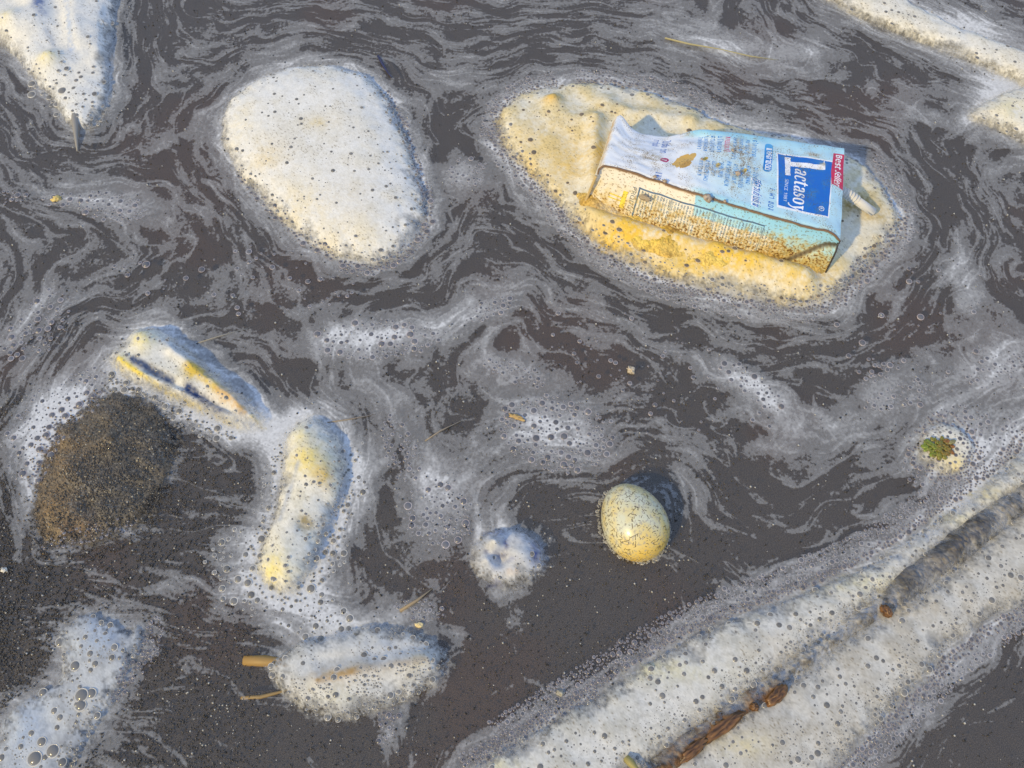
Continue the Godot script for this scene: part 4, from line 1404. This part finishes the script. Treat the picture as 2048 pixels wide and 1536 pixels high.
	for i in mm.instance_count:
		var w := Vector2(rng.randf_range(lo.x - 0.03, hi.x), rng.randf_range(lo.y, hi.y))
		if not Geometry2D.is_point_in_polygon(w, d[1].poly):
			w = Vector2(d[0].position.x, d[0].position.z) + Vector2(rng.randfn() * 0.018, rng.randfn() * 0.02)
		var r := rand_r(0.0002, 0.0006, 3.0)
		var gold := clampf(0.6 - (w.x - d[0].position.x + 0.01) / 0.03, 0.0, 1.0)
		var c := Color(0.10, 0.09, 0.08).lerp(Color(0.30, 0.20, 0.10), gold * rng.randf())
		if rng.randf() < 0.06: c = Color(0.45, 0.38, 0.26)
		mm.set_instance_transform(i, Transform3D(Basis.from_euler(Vector3(rng.randf() * 6.0, rng.randf() * 6.0, 0)).scaled(Vector3(r, r, r)), Vector3(w.x, surface_at(w.x, w.y) + r * 0.2, w.y) - d[0].position))
		mm.set_instance_color(i, c)
	var g := MultiMeshInstance3D.new()
	g.name = "sand_grains"
	g.multimesh = mm
	g.material_override = vmat(0.35)
	g.set_meta("kind", "stuff")
	d[0].add_child(g)

func build_bits() -> void:
	stalk("straw_stem", [[488, 1322, -0.0008], [530, 1322, -0.0004], [580, 1326, 0.0004], [640, 1338, 0.0015]], 0.0024, 0.0022, Color(0.38, 0.23, 0.07), "thick golden straw stem lying half sunk beside the foam pad, upper of the two straws", "straw stem")
	stalk("straw_stem", [[482, 1396, -0.0003], [520, 1394, 0.0], [560, 1384, 0.0006], [600, 1372, 0.0014]], 0.0008, 0.0009, Color(0.30, 0.20, 0.08), "thin brown straw stem lying below the thick golden one", "straw stem")
	stalk("grass_stem", [[1330, 76, 0.0012], [1380, 88, 0.0018], [1440, 98, 0.002], [1500, 112, 0.0016], [1556, 120, 0.0006]], 0.0006, 0.0003, Color(0.42, 0.37, 0.20), "pale yellow grass stem floating above the carton near the top edge", "grass stem")
	stalk("dark_sliver", [[756, 112, 0.001], [766, 130, 0.0014], [776, 146, 0.0012], [784, 156, 0.0008]], 0.0008, 0.0006, Color(0.03, 0.035, 0.10), "short dark blue sliver floating by the upper right rim of the foam dome", "sliver")
	stalk("olive_pod", [[1252, 1516, 0.006], [1262, 1526, 0.007], [1276, 1542, 0.006], [1290, 1560, 0.005]], 0.0017, 0.0012, Color(0.34, 0.29, 0.10), "small olive green pod at the lower end of the sandy log", "pod")
	stalk("reed_strand", [[850, 882, 0.0006], [880, 862, 0.0008], [930, 838, 0.0006]], 0.00035, 0.0003, Color(0.30, 0.25, 0.19), "thin pale reed strand floating in the scum right of the coated stone", "reed strand")
	stalk("reed_strand", [[655, 845, 0.0006], [700, 838, 0.0008], [752, 828, 0.0006]], 0.00035, 0.0003, Color(0.28, 0.23, 0.18), "thin brown reed strand touching the upper tip of the coated stone", "reed strand")
	stalk("reed_strand", [[800, 1222, 0.001], [835, 1200, 0.0012], [866, 1176, 0.0008]], 0.0008, 0.0004, Color(0.34, 0.26, 0.16), "short tan reed strand pointing up from the foam pad", "reed strand")
	stalk("reed_strand", [[395, 686, 0.0006], [440, 672, 0.0008], [500, 655, 0.0006]], 0.0003, 0.00025, Color(0.30, 0.28, 0.24), "hair thin grey reed strand right of the coated block's upper end", "reed strand")
	stalk("buried_stick", [[152, 212, 0.003], [150, 240, 0.0045], [152, 270, 0.003], [155, 302, 0.0008]], 0.0022, 0.0016, Color(0.30, 0.28, 0.25), "grey stick poking out of the pointed end of the white foam heap", "stick")
	for k in [[1033, 834, 16, 5, 18, Color(0.42, 0.29, 0.12), "ochre crumb floating at the edge of the bubble patch in the middle"], [112, 398, 10, 6, -20, Color(0.60, 0.45, 0.16), "pale yellow crumb floating in scum at the left under the foam heap"], [1262, 740, 9, 7, 60, Color(0.45, 0.38, 0.28), "tiny buff crumb floating in the streaks below the foam raft"], [838, 1250, 8, 5, 0, Color(0.62, 0.50, 0.26), "tiny yellowish crumb at the upper right rim of the foam pad"], [8, 1140, 6, 5, 0, Color(0.60, 0.56, 0.48), "pale grit grain on dark sand at the left edge"], [1120, 1385, 8, 6, 0, Color(0.30, 0.28, 0.22), "grey pebble in clear water above the wide foam bank"]]:
		var m := mpp(k[0], k[1])
		var o := put("crumb", lump(k[2] * m, k[3] * m * 0.7, k[3] * m, 0.45, 2.6, k[5], k[5] * 1.5, 8), vmat(0.7), self, gp(k[0], k[1], 0.001))
		o.rotation.y = -deg_to_rad(k[4])
		tag(o, k[6], "crumb")
	var husk := put("seed_husk", lump(0.0042, 0.0014, 0.002, 0.3, 2.0, Color(0.26, 0.13, 0.04), Color(0.40, 0.26, 0.10), 9), vmat(0.55), self, gp(1163, 239, 0.0075))
	tag(husk, "curled brown seed husk on the foam raft left of the carton", "seed husk")
	var husk2 := put("seed_husk", lump(0.0018, 0.0016, 0.0026, 0.2, 2.0, Color(0.26, 0.17, 0.05), Color(0.46, 0.33, 0.14), 9), vmat(0.5), self, gp(1169, 357, 0.007))
	tag(husk2, "round tan seed husk on the foam raft under the carton's bottom end", "seed husk")
	var petal := put("seed_husk", lump(0.0035, 0.0006, 0.0016, 0.3, 2.0, Color(0.32, 0.24, 0.15), Color(0.46, 0.37, 0.25), 9), vmat(0.7), self, gp(1289, 396, 0.026))
	petal.rotation = Vector3(1.0, -0.5, 0.0)
	tag(petal, "flat brown husk stuck to the printed table on the carton's side", "seed husk")
	# bright and dark grit scattered on the bed and the scum
	var grain := lump(1.0, 0.7, 1.0, 0.35, 1.5, Color(0.8, 0.8, 0.8), Color.WHITE, 4)
	var mm := MultiMesh.new()
	mm.transform_format = MultiMesh.TRANSFORM_3D
	mm.use_colors = true
	mm.mesh = grain
	mm.instance_count = 46000
	for i in mm.instance_count:
		var q := Vector2(rng.randf_range(0, 2048), rng.randf_range(0, 1536))
		var on_bed := rng.randf() < 0.93
		if on_bed and rng.randf() < 0.75:
			q = Vector2(-20.0 + 1500.0 * pow(rng.randf(), 1.5), rng.randf_range(790, 1560))
		var w := g2(q.x, q.y)
		var r := rand_r(0.00022, 0.00062, 2.2)
		var y := 0.0007 + r * 0.3
		var c := Color(0.02, 0.02, 0.02) if rng.randf() < 0.75 else Color(0.55, 0.53, 0.48)
		if on_bed:
			y = surface_at(w.x, w.y)
			if q.x > 520.0 and rng.randf() < 0.62 or y > 0.0006 and w.x > -0.17 or film_base.look(w.x, w.y) > 0.15 + 0.5 * rng.randf():
				r *= 0.12
			y = y if y > 0.0006 else 0.0003
			var t := rng.randf()
			c = Color(0.052, 0.045, 0.038).lerp(Color(0.125, 0.106, 0.085), t)
			if rng.randf() < 0.045: c = Color(0.50, 0.46, 0.38)
		mm.set_instance_transform(i, Transform3D(Basis(Vector3.UP, rng.randf() * TAU).scaled(Vector3(r, r, r)), Vector3(w.x, y, w.y)))
		mm.set_instance_color(i, c)
	var g := MultiMeshInstance3D.new()
	g.name = "grit"
	g.multimesh = mm
	g.material_override = vmat(0.35)
	add_child(g)
	tag(g, "fine dark and glinting sand grains strewn over bed and scum", "grit", "", "stuff")

func build_bubbles() -> void:
	var list := []
	# honeycomb along the banks
	list += along([1000, 1490, 1180, 1380, 1320, 1292, 1440, 1236, 1560, 1190, 1700, 1132, 1800, 1072, 1900, 1005, 1980, 945, 2060, 870], -6.0, 52.0, 9000, 1.5, 5.5, 1.8)
	list += along([2060, 1200, 1980, 1250, 1890, 1315, 1850, 1365, 1800, 1415, 1740, 1475, 1660, 1560], -4.0, 52.0, 4600, 1.5, 5.5, 1.8)
	list += along([940, 1548, 1060, 1474, 1200, 1392], -4.0, 44.0, 1500, 1.5, 5.5, 1.8)
	# round the raft and dome
	list += along([1110, 150, 1040, 170, 985, 210, 968, 260, 1000, 320, 1060, 385, 1120, 455, 1185, 520, 1280, 570, 1380, 605, 1500, 630, 1620, 635, 1690, 600], 28.0, -10.0, 6000, 1.3, 4.8, 2.2)
	list += along([1690, 600, 1740, 545, 1800, 490, 1830, 455], -10.0, 34.0, 700, 1.8, 5.5, 1.8)
	list += along([1150, 170, 1260, 172, 1360, 195, 1460, 240], -4.0, 30.0, 700, 1.5, 4.5, 2.0)
	list += along([1740, 320, 1790, 390, 1820, 440], -4.0, 24.0, 240, 1.5, 4.5, 2.0)
	list += along([850, 380, 852, 460, 800, 515, 740, 540, 680, 530], -8.0, 14.0, 520, 1.8, 6.0, 2.0)
	list += along([770, 185, 808, 255, 834, 330, 856, 400], -12.0, 8.0, 420, 1.6, 4.0, 2.0)
	list += along([680, 528, 605, 486, 530, 418, 470, 345], 2.0, -18.0, 260, 1.8, 6.0, 2.0)
	# patches in the scum
	list += blob(1110, 870, 95, 62, 15, 1500, 2.4, 8.0, 2.0) + blob(760, 680, 115, 34, -4, 800, 2.0, 8.0, 2.4) + blob(980, 618, 46, 16, -25, 160, 2.0, 6.0, 2.0)
	list += blob(1510, 775, 66, 20, 38, 300, 2.2, 8.0, 2.2) + blob(225, 415, 60, 26, 12, 330, 2.2, 6.5, 2.0) + blob(125, 400, 40, 12, 0, 50, 3.0, 7.0, 1.5) + blob(20, 395, 30, 14, 0, 40, 2.0, 6.0, 2.0)
	list += blob(880, 1030, 60, 60, 0, 380, 2.0, 9.0, 3.0) + blob(865, 1045, 30, 30, 0, 40, 4.0, 11.0, 1.6) + blob(800, 900, 30, 60, -20, 120, 2.0, 5.0, 2.0)
	list += blob(90, 640, 40, 60, 30, 160, 2.0, 8.0, 3.0) + blob(75, 880, 50, 90, 15, 420, 2.0, 8.0, 2.8) + blob(150, 800, 70, 40, -35, 380, 2.0, 7.0, 2.6) + blob(28, 690, 20, 40, 0, 20, 4.0, 8.0, 2.0)
	list += blob(1760, 745, 30, 20, 0, 40, 3.0, 8.0, 2.0) + blob(1900, 870, 70, 46, -20, 420, 2.0, 6.0, 2.0) + blob(1870, 945, 60, 40, 30, 260, 2.0, 6.0, 2.0) + blob(1990, 740, 50, 26, -20, 180, 2.0, 5.0, 2.0) + blob(1800, 790, 60, 20, -20, 90, 2.0, 5.0, 2.0)
	list += blob(840, 1222, 44, 18, 8, 170, 2.0, 5.0, 2.0) + blob(775, 1440, 18, 44, 8, 130, 2.0, 6.0, 2.0) + blob(935, 345, 36, 26, 0, 90, 2.0, 5.0, 2.0) + blob(920, 340, 6, 6, 0, 2, 6.0, 8.0, 1.0)
	list += blob(300, 1290, 20, 50, 20, 200, 2.0, 5.0, 2.0) + blob(260, 1340, 14, 60, 25, 200, 2.0, 5.0, 2.0) + blob(1030, 745, 60, 16, 20, 120, 2.0, 5.0, 2.0) + blob(180, 1070, 90, 14, -14, 160, 1.6, 4.0, 2.0)
	list += blob(1850, 660, 160, 130, 0, 60, 2.0, 7.0, 3.0) + blob(500, 560, 250, 60, 0, 60, 2.0, 8.0, 3.0) + blob(1300, 760, 260, 100, 20, 90, 2.0, 5.0, 3.0)
	add_bubbles(self, list, bubble_mesh)
